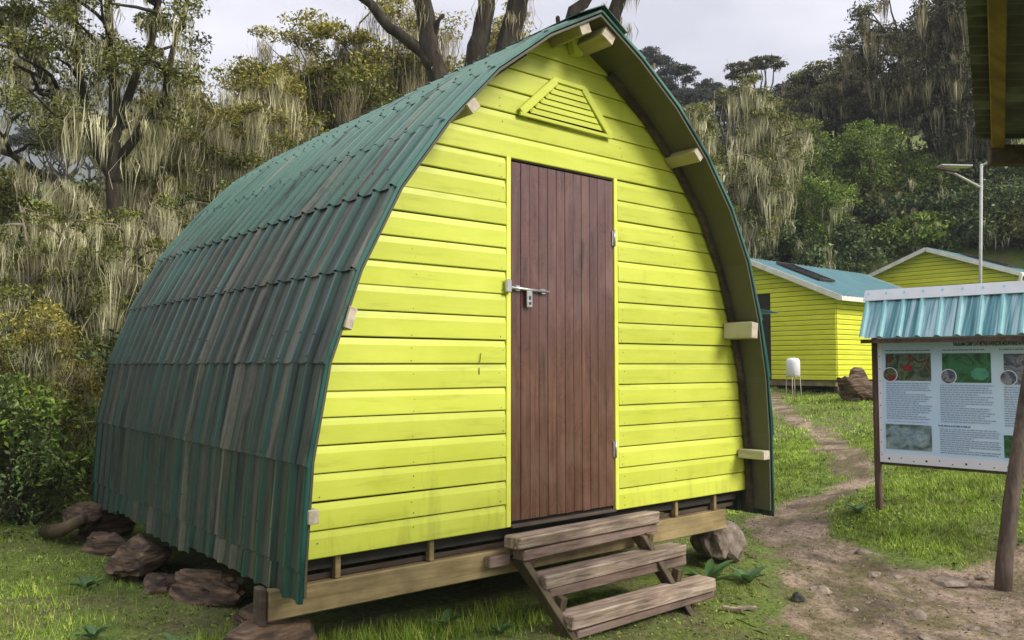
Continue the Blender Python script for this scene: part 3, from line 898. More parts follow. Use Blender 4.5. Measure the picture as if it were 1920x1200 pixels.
tag(mk('roof_screws', sv, sf, MT['screw'], hut), kind='stuff')

# purlins under the roof, their ends showing in front of the gable
def purlin(cx, cz, w, h, ang, yf, mat):
    o = box('purlin', cx - w / 2, cx + w / 2, yf, -.024, cz - h / 2, cz + h / 2, mat, hut, bev=.004, tilt=ang)
    e = box('purlin_end', cx - w / 2 + .003, cx + w / 2 - .003, yf - .003, yf - .0005, cz - h / 2 + .003, cz + h / 2 - .003, MT['cut_wood'], o, tilt=ang)
purlin(1.902, 1.717, .072, .108, 0.10, -.245, MT['purlin_white'])
purlin(2.045, .880, .075, .060, 0.0, -.225, MT['purlin_white'])
purlin(1.318, 2.805, .082, .066, R(42), -.262, MT['purlin'])
purlin(.505, 3.345, .095, .066, R(28), -.272, MT['purlin'])
purlin(.318, 3.338, .085, .060, R(-26), -.272, MT['purlin'])
purlin(-.452, 2.748, .07, .055, R(-44), -.281, MT['purlin_white'])
purlin(-1.087, 1.690, .042, .10, R(16), -.246, MT['purlin_white'])
purlin(-1.238, .846, .050, .060, 0.0, -.2205, MT['purlin_white'])

# sill beam, side beams, joists, short posts
box('sill_beam', -1.335, 1.90, .000, .075, .377, .508, MT['beam_x'], hut, bev=.006, jit=.004)
box('sill_end_block', -1.375, -1.34, .005, .075, .36, .525, MT['dark_wood'], hut, bev=.006)
for xb in (-1.10, .40, 1.98):
    box('side_beam', xb - .04, xb + .04, .085, 3.30, .40, .525, MT['beam_y'], hut, bev=.006)
for yb in (1.1, 2.2, 3.25):
    box('floor_joist', -1.17, 1.97, yb, yb + .05, .527, .558, MT['dark_wood'], hut)
for xb in (-1.0, -.485, 1.4, 1.80):
    box('short_post', xb - .014, xb + .014, .012, .05, .510, .612, MT['beam_x'], hut, bev=.003)
box('floor_board', -1.20, 2.05, .055, .072, .511, .535, MT['dark_wood'], hut)
# loose roof flap on the right side
V = [(2.115, -.12, 1.88), (2.115, -.05, 1.88), (2.115, -.08, 1.835), (2.43, -.09, 1.862), (2.43, -.088, 1.866), (2.43, -.092, 1.858)]
mk('roof_flap', V, [(0, 1, 4, 3), (1, 2, 5, 4), (2, 0, 3, 5), (0, 2, 1), (3, 4, 5)], MT['roof_clean'], hut)

# ------------------------------------------------------------------ rocks
def rock(name, c, size, seed, mat, label=None, cat=None, group=None, sub=3, yaw=0.0, rough=.28, strata=0.0):
    bm = bmesh.new()
    bmesh.ops.create_icosphere(bm, subdivisions=sub, radius=1.0)
    off = Vector((seed * 3.1, seed * 1.7, seed * .9))
    for v in bm.verts:
        p = v.co.copy()
        n1 = mnoise.noise(p * 1.1 + off) * rough * 1.5 + mnoise.noise(p * 2.7 + off) * rough * .6 + mnoise.noise(p * 6 + off) * rough * .25
        if strata:
            ph_ = (p.z * 2.6 + .9 * mnoise.noise(p * 1.3 + off)) % 1.0
            n1 += strata * (1.6 * ph_ - .8)
        # planar facets
        q = p * (1 + n1)
        for kk in range(5):
            dd = Vector((math.sin(seed + kk * 2.1), math.cos(seed * 1.3 + kk * 1.7), math.sin(kk * 1.1 + seed * .7) * .8)).normalized()
            e = q.dot(dd) - .72
            if e > 0:
                q -= dd * e * .8
        v.co = Vector((q.x * size[0], q.y * size[1], q.z * size[2]))
    me = bpy.data.meshes.new(name)
    bm.to_mesh(me)
    bm.free()
    o = link_mesh(name, me, mat, None, c, False)
    o.rotation_euler.z = yaw
    return tag(o, label, cat, group)

rock('foundation_stone', (-1.33, .06, .245), (.24, .17, .135), 3, MT['rock'], 'reddish brown stone propping the front left corner of the hut', 'stone', yaw=.2, sub=4, rough=.2)
rock('rock', (-1.30, 2.0, .30), (.17, .33, .115), 7, MT['rock'], 'layered orange brown rock lying under the green roof hem', 'rock', strata=.09, yaw=-.12, sub=4)
rock('rock', (-1.40, 3.10, .40), (.13, .24, .10), 11, MT['rock'], 'brown rock beside the rear corner of the hut', 'rock', strata=.09, sub=4)
rock('rock', (-1.18, 1.15, .235), (.16, .34, .115), 17, MT['rock'], 'dark layered rock in the shade beneath the hut flank', 'rock', strata=.09, yaw=.15, sub=4)
rock('rock', (-1.12, .55, .20), (.14, .24, .085), 19, MT['rock'], 'low rock in deep shade behind the corner stone', 'rock', strata=.07, sub=4)
rock('rock', (-1.34, 2.62, .27), (.13, .20, .09), 21, MT['rock'], 'flat slab of rock between the rear rocks under the hem', 'rock', strata=.09, yaw=.3, sub=4)
rock('rock', (-1.32, 1.55, .215), (.10, .18, .06), 22, MT['rock'], 'thin broken rock slab half sunk in the grass by the flank', 'rock', strata=.09, yaw=-.4, sub=4)
rock('rock', (2.20, .30, .20), (.22, .20, .15), 23, MT['stone'], 'pale rock wedged below the right end of the sill beam', 'rock', yaw=.5)
rock('rock', (2.02, .20, .245), (.10, .12, .115), 24, MT['stone'], 'small grey rock packed under the sill beam by the steps', 'rock')
rock('rock', (2.02, 3.1, .27), (.2, .25, .14), 25, MT['rock'], 'foundation rock at the far right corner of the hut', 'rock')
rock('rock', (-1.22, 3.2, .27), (.2, .2, .14), 26, MT['rock'], 'foundation rock deep under the rear corner of the hut', 'rock')
rock('rock', (.4, 1.6, .26), (.22, .3, .15), 27, MT['rock'], 'foundation rock under the middle of the hut floor', 'rock')
tubes('log', [([(-1.62, 3.25, .30), (-1.55, 3.02, .34), (-1.46, 2.82, .44)], [.045, .05, .035])], MT['stringer'], None, 8)
tag(bpy.data.objects['log'], 'short weathered log leaning by the rear left rocks', 'log')
rock('tree_stump', (13.1, 5.0, h1(13.1, 5.0) + .12), (.42, .42, .36), 31, MT['rock'], 'gnarled reddish brown stump on the grass before the yellow cabin', 'stump', sub=4, rough=.5, strata=.06)
rock('rock', (13.55, 4.55, h1(13.55, 4.55) + .02), (.4, .25, .14), 33, MT['stone'], 'flat pale rock at the foot of the gnarled stump', 'rock')
for i, (x, y, s) in enumerate([(2.37, -.41, .09), (2.74, -.83, .045), (3.33, -.84, .13), (3.06, -.43, .07), (3.18, -.53, .055), (2.39, -1.04, .085), (2.54, -1.44, .075), (2.44, -1.34, .065), (2.03, -1.27, .06), (3.45, -.15, .075), (2.19, -.74, .05), (2.62, -1.28, .045),
                              (3.6, -.95, .07), (3.0, -.85, .04), (2.55, -.62, .03), (3.2, -1.4, .06)]):
    rock('ground_stone', (x, y, h1(x, y) + s * .06), (s, s * .75, s * .38), 40 + i, MT['stone'], 'loose pale stone lying on the trodden earth', 'stone', 'loose stones on the trodden earth', sub=2, yaw=i * 1.3)
rock('dark_stone', (2.05, -.44, h1(2.05, -.44) + .02), (.055, .05, .045), 70, MT['stone_dark'], 'black fist sized stone on the earth right of the steps', 'stone', sub=2)
gvs, gfs = [], []
rn = np.random.default_rng(4)
cnt = 0
while cnt < 1500:
    x = rn.uniform(1.0, 5); y = rn.uniform(-2.2, 1.4)
    if dirt(np.array([x]), np.array([y]))[0] < 0.02 or (vnoise(np.array([x]), np.array([y]), 2.3, 5)[0] < rn.uniform(-.9, .3)):
        continue
    s = .005 + .014 * rn.random() ** 3
    z = h1(x, y) + .007
    b0 = len(gvs)
    a = rn.uniform(0, 6.28)
    for q in range(4):
        t = a + q * 1.57 + rn.uniform(-.4, .4)
        gvs.append((x + s * math.cos(t) * rn.uniform(.7, 1.3), y + s * math.sin(t) * rn.uniform(.7, 1.3), z - .003))
    gvs.append((x, y, z + s * rn.uniform(.4, .9)))
    gfs += [(b0, b0 + 1, b0 + 4), (b0 + 1, b0 + 2, b0 + 4), (b0 + 2, b0 + 3, b0 + 4), (b0 + 3, b0, b0 + 4)]
    cnt += 1
tag(mk('gravel', gvs, gfs, MT['stone'], None), 'fine gravel scattered over the trodden earth', 'gravel', kind='stuff')

# ------------------------------------------------------------------ steps
steps = thing('steps', (.65, -.2, 0.02), 'three rough weathered plank steps leading up to the brown door', 'steps')
def tread(x0, x1, yf, yb, zt, yaw, seed):
    rq = random.Random(seed)
    box('tread', x0, x1, yf, yb, zt - .066, zt, MT['step'], steps, bev=.007, jit=.006, yaw=yaw, rng=rq)
    box('under_plank', x0 + .035, x1 + .01, yf + .012, yb - .02, zt - .120, zt - .073, MT['step_under'], steps, bev=.006, jit=.006, yaw=yaw + .01, rng=rq)
tread(-.055, 1.10, -.125, -.005, .592, R(2.5), 1)
tread(.065, 1.25, -.205, -.065, .390, R(1.5), 2)
tread(.135, 1.335, -.345, -.205, .200, R(0.5), 3)
for xs in (-.01, .93):
    c8 = []
    for dx in (0, .045):
        c8 += [(xs + dx, -.115, .47), (xs + .16 + dx, -.36, h1(xs + .16, -.36) - .02), (xs + .16 + dx, -.235, h1(xs + .16, -.2) + .0), (xs + dx, -.003, .47)]
    c8 = [c8[0], c8[1], c8[5], c8[4], c8[3], c8[2], c8[6], c8[7]]
    hexa('stringer', c8, MT['stringer'], steps, bev=.004)
    beam('riser_block', (xs + .06, -.09, .40), (xs + .065, -.105, .478), .04, .05, MT['stringer'], steps, up=(0, 1, 0))
    beam('riser_block', (xs + .17, -.22, .21), (xs + .175, -.235, .276), .04, .05, MT['stringer'], steps, up=(0, 1, 0))
    beam('riser_block', (xs + .19, -.27, h1(xs + .19, -.27) - .02), (xs + .19, -.27, .088), .05, .05, MT['stringer'], steps, up=(0, 1, 0))
box('bearer', -.17, -.03, -.052, -.004, .435, .495, MT['step_under'], steps, bev=.006)
rng_ = random.Random(8)
for i, (x, y, a) in enumerate([(1.42, -.42, .6), (1.36, -.36, 1.2)]):
    z = h1(x, y) + .02
    tag(beam('wood_scrap', (x, y, z), (x + .12 * math.cos(a), y - .12 * math.sin(a), z), .03, .02, MT['step'], None, bev=.003), ['short wood scrap poking out under the lowest step', 'splintered wood scrap lying by the end of the lowest step'][i], 'wood scrap')

# ------------------------------------------------------------------ cabins behind
def cabin(name, label, x0, x1, y0, y1, zb, ze, zr, boards_n, ov=.3, door_span=None):
    """ridge along x, gables face -x; walls from boards"""
    ym = (y0 + y1) / 2
    c = thing(name, ((x0 + x1) / 2, ym, zb - .3), label, 'cabin')
    ph = (ze - zb) / boards_n
    z = zb
    while z < zr - .06:
        z1 = min(z + ph, zr - .005)
        def lo(zz): return y0 if zz <= ze else y0 + (ym - y0) * (zz - ze) / (zr - ze)
        def hi(zz): return y1 if zz <= ze else y1 - (y1 - ym) * (zz - ze) / (zr - ze)
        spans = [(lo(z), hi(z), lo(z1), hi(z1))]
        if door_span and z1 < door_span[2]:
            spans = [(lo(z), door_span[0], lo(z1), door_span[0]), (door_span[1], hi(z), door_span[1], hi(z1))]
        for a0, b0, a1, b1 in spans:
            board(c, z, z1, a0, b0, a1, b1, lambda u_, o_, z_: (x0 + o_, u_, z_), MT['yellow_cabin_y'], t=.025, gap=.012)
        if z1 <= ze + .001:
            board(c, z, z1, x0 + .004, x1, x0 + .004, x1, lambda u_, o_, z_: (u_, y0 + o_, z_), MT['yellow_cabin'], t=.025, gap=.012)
        z = z1
    # core walls so that it is a closed building
    poly = [(y0 + .01, zb), (y1 - .01, zb), (y1 - .01, ze), (ym, zr - .02), (y0 + .01, ze)]
    V = [(x0 + .006, a, b) for a, b in poly] + [(x1 - .01, a, b) for a, b in poly]
    F = [tuple(range(5)), tuple(reversed(range(5, 10)))] + [(i, i + 5, (i + 1) % 5 + 5, (i + 1) % 5) for i in range(5)]
    mk('core_wall', V, F, MT['void'], c)
    # roof: two ribbed planes, white fascias
    sl = (zr - ze) / (ym - y0)
    for s in (-1, 1):
        ye = (y0 - ov) if s < 0 else (y1 + ov)
        zel = ze - sl * ov + .05
        V, F = [], []
        nrib = int((x1 - x0 + 2 * ov) / .2)
        prof = []
        for i in range(nrib):
            xx = x0 - ov + i * .2
            prof += [(xx, 0), (xx + .12, 0), (xx + .14, .025), (xx + .18, .025)]
        prof.append((x0 - ov + nrib * .2, 0))
        for yy, zz in ((ye, zel), (ym, zr + .05)):
            for xx, hh in prof:
                V.append((xx, yy, zz + hh))
        m = len(prof)
        F = [(i, i + 1, m + i + 1, m + i) for i in range(m - 1)]
        mk('roof', V, F, MT['cabin_roof'], c)
        for xg in (x0 - ov - .012, x1 + ov - .03):
            beam('barge_board', (xg, ye - .01, zel - .055), (xg, ym + (.0 if s < 0 else .002), zr - .005), .03, .13, MT['white'], c)
        beam('eave_board', (x0 - ov, ye - .016, zel - .055), (x1 + ov - .05, ye - .016, zel - .055), .03, .11, MT['white'], c)
    # bearers and short posts
    for yy in (y0 + .05, y1 - .12):
        box('bearer', x0 + .01, x1 - .03, yy, yy + .08, zb - .14, zb - .004, MT['beam_x'], c)
    box('bearer', x0 + .02, x0 + .09, y0 + .14, y1 - .14, zb - .14, zb - .004, MT['beam_y'], c)
    for xx in (x0 + .15, (x0 + x1) / 2, x1 - .2):
        for yy in (y0 + .09, ym, y1 - .09):
            zg = h1(xx, yy) - .05
            box('stilt', xx - .05, xx + .05, yy - .04, yy + .04, zg, zb - .142, MT['post'], c)
    if door_span:
        box('door_opening_shade_sheet', x0 + .01, x0 + .02, door_span[0], door_span[1], zb, door_span[2], MT['void'], c)  # flat dark sheet painted in place of the unlit room behind
    return c
cA = cabin('cabin', 'yellow cabin with blue green roof and a dark doorway beside the hut', 15.7, 21.2, 6.89, 11.5, 1.12, 3.20, 4.22, 17, door_span=(8.66, 9.45, 3.40))
cB = cabin('cabin', 'farther yellow cabin whose gable rises behind the sign board roof', 24.9, 28.0, 6.2, 11.2, 2.2, 4.33, 5.27, 16)
tubes('drain_pipe', [([(24.55, 5.88, 4.25), (24.8, 6.08, 3.8), (24.84, 6.12, 2.3)], [.05, .05, .05])], MT['white'], cB, 8)
# solar panels on the roofs
def solar(name, label, p, ux, uy, w, hgt_):
    p = np.array(p); ux = np.array(ux); uy = np.array(uy)
    ux = ux / np.linalg.norm(ux); uy = uy / np.linalg.norm(uy)
    nn = np.cross(ux, uy); nn /= np.linalg.norm(nn)
    t = thing(name, tuple(p), label, 'solar panel')
    c = lambda a, b, z: tuple(p + ux * a + uy * b + nn * z)
    hexa('cell_sheet', [c(0.03, .03, .02), c(w - .03, .03, .02), c(w - .03, hgt_ - .03, .02), c(.03, hgt_ - .03, .02), c(.03, .03, .035), c(w - .03, .03, .035), c(w - .03, hgt_ - .03, .035), c(.03, hgt_ - .03, .035)], MT['glass_panel'], t)
    for a0, a1, b0, b1 in ((0, w, 0, .03), (0, w, hgt_ - .03, hgt_), (0, .03, .03, hgt_ - .03), (w - .03, w, .03, hgt_ - .03)):
        hexa('frame', [c(a0, b0, 0.0), c(a1, b0, 0.0), c(a1, b1, 0.0), c(a0, b1, 0.0), c(a0, b0, .05), c(a1, b0, .05), c(a1, b1, .05), c(a0, b1, .05)], MT['dark_wood'], t)
    return t
slA = (4.22 - 3.20) / (11.5 / 2 + 6.89 / 2 - 6.89)
solar('solar_panel', 'dark solar panel on the roof of the cabin beside the hut', (16.3, 7.65, 3.20 + slA * (7.65 - 6.89) + .09), (1, 0, 0), (0, 1, slA), .75, 1.35)
slB = (5.27 - 4.33) / 2.5
solar('solar_panel', 'dark solar panel on the roof of the farther cabin', (25.9, 6.75, 4.33 + slB * .55 + .09), (1, 0, 0), (0, 1, slB), .9, 1.5)

# water tank on its stand
tank = thing('water_tank', (13.63, 6.77, h1(13.63, 6.77)), 'small white plastic water tank on a thin legged stand by the cabin', 'water tank')
tz = 1.25
prof = [(.0, tz), (.13, tz), (.15, tz + .02), (.15, tz + .28), (.145, tz + .34), (.115, tz + .385), (.05, tz + .40), (.0, tz + .402)]
V, F = [], []
for r_, z in prof:
    for k in range(20):
        t = k * 2 * math.pi / 20
        V.append((13.63 + r_ * math.cos(t), 6.77 + r_ * math.sin(t), z))
for i in range(len(prof) - 1):
    for k in range(20):
        F.append((i * 20 + k, i * 20 + (k + 1) % 20, (i + 1) * 20 + (k + 1) % 20, (i + 1) * 20 + k))
mk('tank_body', V, F, MT['tank'], tank, smooth=True)
for a in range(4):
    t = a * math.pi / 2 + .4
    xx, yy = 13.63 + .14 * math.cos(t), 6.77 + .14 * math.sin(t)
    tubes('leg', [([(xx, yy, tz), (xx + .03 * math.cos(t), yy + .03 * math.sin(t), h1(xx, yy) - .03)], [.009, .009])], MT['cut_wood'], tank, 6)
ring = [(13.63 + .145 * math.cos(q * math.pi / 8), 6.77 + .145 * math.sin(q * math.pi / 8), tz - .008) for q in range(17)]
tubes('stand_ring', [(ring, [.009] * 17)], MT['cut_wood'], tank, 6)
tubes('tap', [([(13.5, 6.66, tz + .05), (13.44, 6.61, tz + .05), (13.44, 6.61, tz + .02)], [.012, .012, .01])], MT['steel'], tank, 6)

# solar lamp pole
lamp = thing('lamp_pole', (13.17, 2.70, h1(13.17, 2.70)), 'thin pale lamp pole with two angled arms above the sign', 'lamp pole')
tubes('pole', [([(13.17, 2.70, h1(13.17, 2.70) - .1), (13.17, 2.68, 2.8), (13.19, 2.60, 5.14)], [.032, .03, .026])], MT['pole'], lamp, 8)
tubes('upper_arm', [([(13.19, 2.60, 5.10), (13.30, 2.50, 5.19), (14.1, 1.83, 5.38)], [.024, .022, .02])], MT['pole'], lamp, 8)
tubes('lower_arm', [([(13.19, 2.61, 4.70), (12.78, 2.92, 4.97), (12.66, 3.01, 5.0)], [.024, .022, .02])], MT['pole'], lamp, 8)
beam('lamp_head', (12.80, 2.90, 5.0), (12.50, 3.14, 5.06), .14, .05, MT['dark_wood'], lamp, bev=.01)
beam('solar_plate', (12.58, 3.08, 5.10), (13.02, 2.73, 5.09), .2, .025, MT['steel'], lamp, bev=.004)

# ------------------------------------------------------------------ information board
SA = np.array([4.17, .09, 0.0]); SD = np.array([.1, -.995, 0]); SN = np.array([-.995, -.1, 0])   # along the board, towards the reader
sign = thing('information_board', (4.24, -.6, .2), 'roofed information board with pale blue printed panel and green metal roof', 'sign')
def sp_(s, o, z): return tuple(SA + SD * s + SN * o + np.array([0, 0, z]))
def sbox(name, s0, s1, o0, o1, z0, z1, mat, parent, bev=0.0, jit=0.0):
    return hexa(name, [sp_(s0, o1, z0), sp_(s1, o1, z0), sp_(s1, o0, z0), sp_(s0, o0, z0), sp_(s0, o1, z1), sp_(s1, o1, z1), sp_(s1, o0, z1), sp_(s0, o0, z1)], mat, parent, bev, jit)
panel = sbox('panel', .022, 1.46, -.012, .0, .655, 1.74, MT['panel'], sign, bev=.002)
sbox('panel_margin', .024, 1.458, .001, .0025, .658, .735, MT['panel_edge'], panel)
sbox('panel_margin', .024, .058, .001, .0025, .738, 1.73, MT['panel_edge'], panel)
for s in (-.002, 1.48):
    q = SA + SD * s
    zg = h1(q[0], q[1]) - .25
    sbox('post', s - .022, s + .022, -.045, .012 if s < 1 else .012, zg, 1.90, MT['post'], sign, bev=.005, jit=.003)
sbox('bottom_rail', .03, 1.45, -.04, -.014, .632, .70, MT['post'], sign)
# leaning prop post
tubes('prop_post', [([(3.45, -1.125, h1(3.45, -1.125) - .25), (3.50, -1.135, .1), (3.60, -1.16, .55), (3.80, -1.21, 1.27), (3.955, -1.25, 1.80)], [.058, .054, .051, .048, .045])], MT['prop'], sign, 10)
# roof of the board: front slope, rear slope, ridge cap
def sign_sheet(s0, s1, ofr, zfr, obk, zbk, parent):
    prof = []
    s = s0
    while s < s1:
        prof += [(s, .0), (s + .018, .024), (s + .036, .024), (s + .054, .0), (s + .10, .003), (s + .145, .0)]
        s += .15
    V = []
    for (o, z) in ((ofr, zfr), (obk, zbk)):
        for ss, hh in prof:
            V.append(sp_(ss, o + hh * .7 * (1 if ofr > 0 else -1), z + hh * .6))
    m = len(prof)
    mat_idx = [1 if (i % 6) in (0, 1, 2) else 0 for i in range(m - 1)]
    o = mk('roof_sheet', V, [(i, i + 1, m + i + 1, m + i) for i in range(m - 1)], MT['sign_roof'], parent)
    o.data.materials.append(MT['sign_rib'])
    for p_, mi in zip(o.data.polygons, mat_idx):
        p_.material_index = mi
    return o
sign_sheet(-.06, .60, .19, 1.715, .0, 2.10, sign)
sign_sheet(.69, 1.60, .19, 1.715, .0, 2.10, sign)
sign_sheet(-.06, 1.60, -.19, 1.715, .0, 2.10, sign)
V = []
for s in (-.07, 1.64):
    V += [sp_(s, .055, 2.045), sp_(s, 0.0, 2.14), sp_(s, -.055, 2.045), sp_(s, -.055, 2.041), sp_(s, 0, 2.135), sp_(s, .05, 2.041)]
mk('ridge_cap', V, [(0, 1, 7, 6), (1, 2, 8, 7), (2, 3, 9, 8), (3, 4, 10, 9), (4, 5, 11, 10), (5, 0, 6, 11), (0, 5, 4, 3, 2, 1), (6, 7, 8, 9, 10, 11)], MT['sign_cap'], sign)
sbox('eave_rail', -.05, 1.58, .145, .178, 1.672, 1.705, MT['post'], sign)
for s in (.0, 1.48):
    beam('roof_bracket', sp_(s, .144, 1.69), sp_(s, -.17, 1.69), .04, .03, MT['post'], sign)
# print on the panel
def text_mesh(txt, s0, z0, height, mat, name, width=None, bold=0.0):
    cu = bpy.data.curves.new('print', 'FONT')
    cu.body = txt
    cu.size = 1.0
    cu.offset = bold
    to = bpy.data.objects.new('print', cu)
    COL.objects.link(to)
    bpy.context.view_layer.update()
    me_ = bpy.data.meshes.new_from_object(to)
    bpy.data.objects.remove(to)
    bpy.data.curves.remove(cu)
    co = np.array([v.co[:] for v in me_.vertices])
    fc = [tuple(p.vertices) for p in me_.polygons]
    bpy.data.meshes.remove(me_)
    kx = height / .72
    if width:
        kx = width / (co[:, 0].max() - co[:, 0].min())
    V = [sp_(s0 + x * kx, .0035, z0 + y * height / .72) for x, y, _ in co]
    return mk(name, V, fc, mat, panel)
text_mesh('KALALAMA CAMP 3,147 METRES RWENZORI MOUNTAINS NATIONAL PARK', .632, 1.642, .032, MT['ink'], 'heading', width=.60, bold=.04)
def bars(name, s0, s1, ztop, n, pitch, h, mat, seed, ragged=.15):
    rq = random.Random(seed)
    V, F = [], []
    for i in range(n):
        s = s0
        end = s1 - (s1 - s0) * (rq.uniform(0, ragged) if i % 5 != 4 else rq.uniform(.2, .6))
        z = ztop - i * pitch
        while s < end:
            w = min(rq.uniform(.008, .04), end - s)
            b0 = len(V)
            V += [sp_(s, .0035, z - h), sp_(s + w, .0035, z - h), sp_(s + w, .0035, z), sp_(s, .0035, z)]
            F.append((b0, b0 + 1, b0 + 2, b0 + 3))
            s += w + .005
    return mk(name, V, F, mat, panel)
for i, (s0, s1) in enumerate(((.085, .455), (.55, .86), (.96, 1.3))):
    bars('caption', s0, s1, 1.612, 1, .02, .007, MT['ink_blue'], 20 + i, .02)
bars('text_block', .09, .46, 1.335, 17, .0185, .0075, MT['ink_grey'], 3)
bars('text_block', .52, .93, 1.325, 17, .0185, .0075, MT['ink_grey'], 4)
bars('text_block', .985, 1.40, 1.315, 17, .0185, .0075, MT['ink_grey'], 5)
bars('caption', .50, .74, .995, 1, .02, .010, MT['ink_blue'], 31, .02)
bars('text_block', .51, .96, .968, 12, .0175, .0075, MT['ink_grey'], 6, .08)
bars('caption', .095, .42, 1.012, 1, .02, .005, MT['ink_grey'], 32, .02)
def pic(name, s0, s1, z0, z1, mat):
    V = [sp_(s0, .0035, z0), sp_(s1, .0035, z0), sp_(s1, .0035, z1), sp_(s0, .0035, z1), sp_(s0, .001, z0), sp_(s1, .001, z0), sp_(s1, .001, z1), sp_(s0, .001, z1)]
    return mk(name, V, BOXF, mat, panel)
pic('picture', .09, .455, 1.355, 1.585, MT['pic_red'])
pic('picture', .542, .90, 1.345, 1.582, MT['pic_green'])
pic('picture', .99, 1.36, 1.335, 1.575, MT['pic_grey'])
pic('picture', .078, .447, .775, .985, MT['pic_stone'])
pic('picture', .975, 1.30, .765, .94, MT['pic_green'])
def disc(s, z, r_, o, mat):
    V = [sp_(s, o, z)] + [sp_(s + r_ * math.cos(t * math.pi / 14), o, z + r_ * math.sin(t * math.pi / 14)) for t in range(28)]
    return mk('inset_picture', V, [(0, 1 + i, 1 + (i + 1) % 28) for i in range(28)], mat, panel)
for s, z, m1 in ((.125, 1.405, 'pic_red'), (.588, 1.393, 'pic_grey'), (1.02, 1.385, 'pic_grey')):
    disc(s, z, .062, .0045, MT['panel_edge'])
    disc(s, z, .056, .0055, MT[m1])
# a few shapes in the pictures: red bloom, grey boulders, broad leaf
def blob(s, z, rs, rz, mat, o=.0045, name='picture_detail'):
    V = [sp_(s, o, z)] + [sp_(s + rs * math.cos(t * math.pi / 10) * (1 + .12 * math.sin(3 * t)), o, z + rz * math.sin(t * math.pi / 10) * (1 + .1 * math.cos(2 * t))) for t in range(20)]
    return mk(name, V, [(0, 1 + i, 1 + (i + 1) % 20) for i in range(20)], mat, panel)
m_red = simple_mat('print_red', [(0.3, (.20, .02, .02)), (0.7, (.32, .05, .04))], nscale=30, rough=.4, bstr=0)
m_leaf = simple_mat('print_leaf', [(0.3, (.05, .26, .15)), (0.7, (.12, .38, .24))], nscale=20, rough=.4, bstr=0)
m_bould = simple_mat('print_boulder', [(0.3, (.12, .20, .24)), (0.55, (.28, .38, .44)), (0.75, (.5, .58, .62))], nscale=28, rough=.4, bstr=0, detail=6)
blob(.27, 1.46, .045, .026, m_red)
blob(.14, 1.385, .03, .022, m_red, .0065)
blob(.82, 1.415, .065, .05, m_leaf)
blob(.155, .93, .055, .04, m_bould)
blob(.315, .885, .10, .06, m_bould)
# nail heads along the panel edge
nv, nf = [], []
for i in range(14):
    for s, z in ((.10 + i * .10, .69 + .012 * math.sin(i * 2.1)),):
        b0 = len(nv)
        r_ = .006 + .004 * (i % 3 == 0)
        nv.append(sp_(s, .005, z))
        nv += [sp_(s + r_ * math.cos(q), .003, z + r_ * math.sin(q)) for q in (0, 1.05, 2.1, 3.14, 4.2, 5.2)]
        nf += [(b0, b0 + 1 + q, b0 + 1 + (q + 1) % 6) for q in range(6)]
for i in range(9):
    b0 = len(nv)
    s, z, r_ = .04, .72 + i * .105, .005
    nv.append(sp_(s, .005, z))
    nv += [sp_(s + r_ * math.cos(q), .003, z + r_ * math.sin(q)) for q in (0, 1.05, 2.1, 3.14, 4.2, 5.2)]
    nf += [(b0, b0 + 1 + q, b0 + 1 + (q + 1) % 6) for q in range(6)]
tag(mk('nail_heads', nv, nf, MT['screw'], panel), kind='stuff')

# ------------------------------------------------------------------ shelter eave, upper right
shel = thing('shelter', (1.6, -2.9, 0.0), 'open shelter with green corrugated roof and ochre rafters overhead at right', 'shelter')
E0 = np.array([1.00, -2.00, 2.475]); E1 = np.array([-1.13, -2.785, 2.65])          # visible eave edge
EX = np.array([.62, -.80, -.06])                                                  # across the sheets
ed = (E0 - E1); eln = np.linalg.norm(ed); ed = ed / eln
un = np.cross(EX, ed); un /= np.linalg.norm(un)
if un[2] < 0: un = -un
m_under = simple_mat('shelter_sheet', [(0.3, (.015, .022, .012)), (0.5, (.04, .055, .03)), (0.62, (.09, .12, .08)), (0.75, (.16, .2, .16))], scale=(1, 1, 1), nscale=5, rough=.5, bstr=.1)
W_ = 1.5
nsh = 2
for c in range(nsh):
    t0, t1 = eln * c / nsh, eln * (c + 1) / nsh
    V = []
    n_ = int((t1 - t0) / .012)
    for w in (0.0, W_):
        for i in range(n_ + 1):
            t = t0 + (t1 - t0) * i / n_
            p = E1 + ed * t + EX * w + un * (.009 * math.sin(t * 2 * math.pi / .076))
            V.append(tuple(p))
    m = n_ + 1
    mk('roof_sheet', V, [(i, i + 1, m + i + 1, m + i) for i in range(n_)], m_under, shel, smooth=True)
for w, ww, hh, mt in ((.085, .05, .045, 'ochre'), (.72, .06, .08, 'ochre'), (1.35, .06, .08, 'ochre')):
    a = E1 + EX * w - un * (.014 + hh / 2); b = E0 - ed * .005 + EX * w - un * (.014 + hh / 2)
    beam('rafter', tuple(a), tuple(b), ww, hh, MT[mt], shel, bev=.004, up=tuple(un))
a = E0 + EX * .05 - ed * .02 - un * .085; b = E0 + EX * 1.45 - ed * .02 - un * .085
beam('end_beam', tuple(a), tuple(b), .05, .085, MT['dark_wood'], shel, bev=.004, up=tuple(un))
a = E1 + EX * .10 + ed * .04 - un * .115; b = E1 + EX * 1.45 + ed * .04 - un * .10
beam('end_beam', tuple(a), tuple(b), .05, .085, MT['dark_wood'], shel, bev=.004, up=tuple(un))
for q in (E0 + EX * .95 - ed * .08, E0 + EX * 1.4 - ed * .08, E1 + EX * 1.4 + ed * .08):
    box('shelter_post', q[0] - .05, q[0] + .05, q[1] - .05, q[1] + .05, h1(q[0], q[1]) - .2, q[2] - .16, MT['post'], shel, bev=.006)

# ------------------------------------------------------------------ vegetation
def rand_dirs(rn, n, up=0.0):
    v = rn.normal(size=(n, 3))
    v[:, 2] += up
    return v / np.linalg.norm(v, axis=1, keepdims=True)

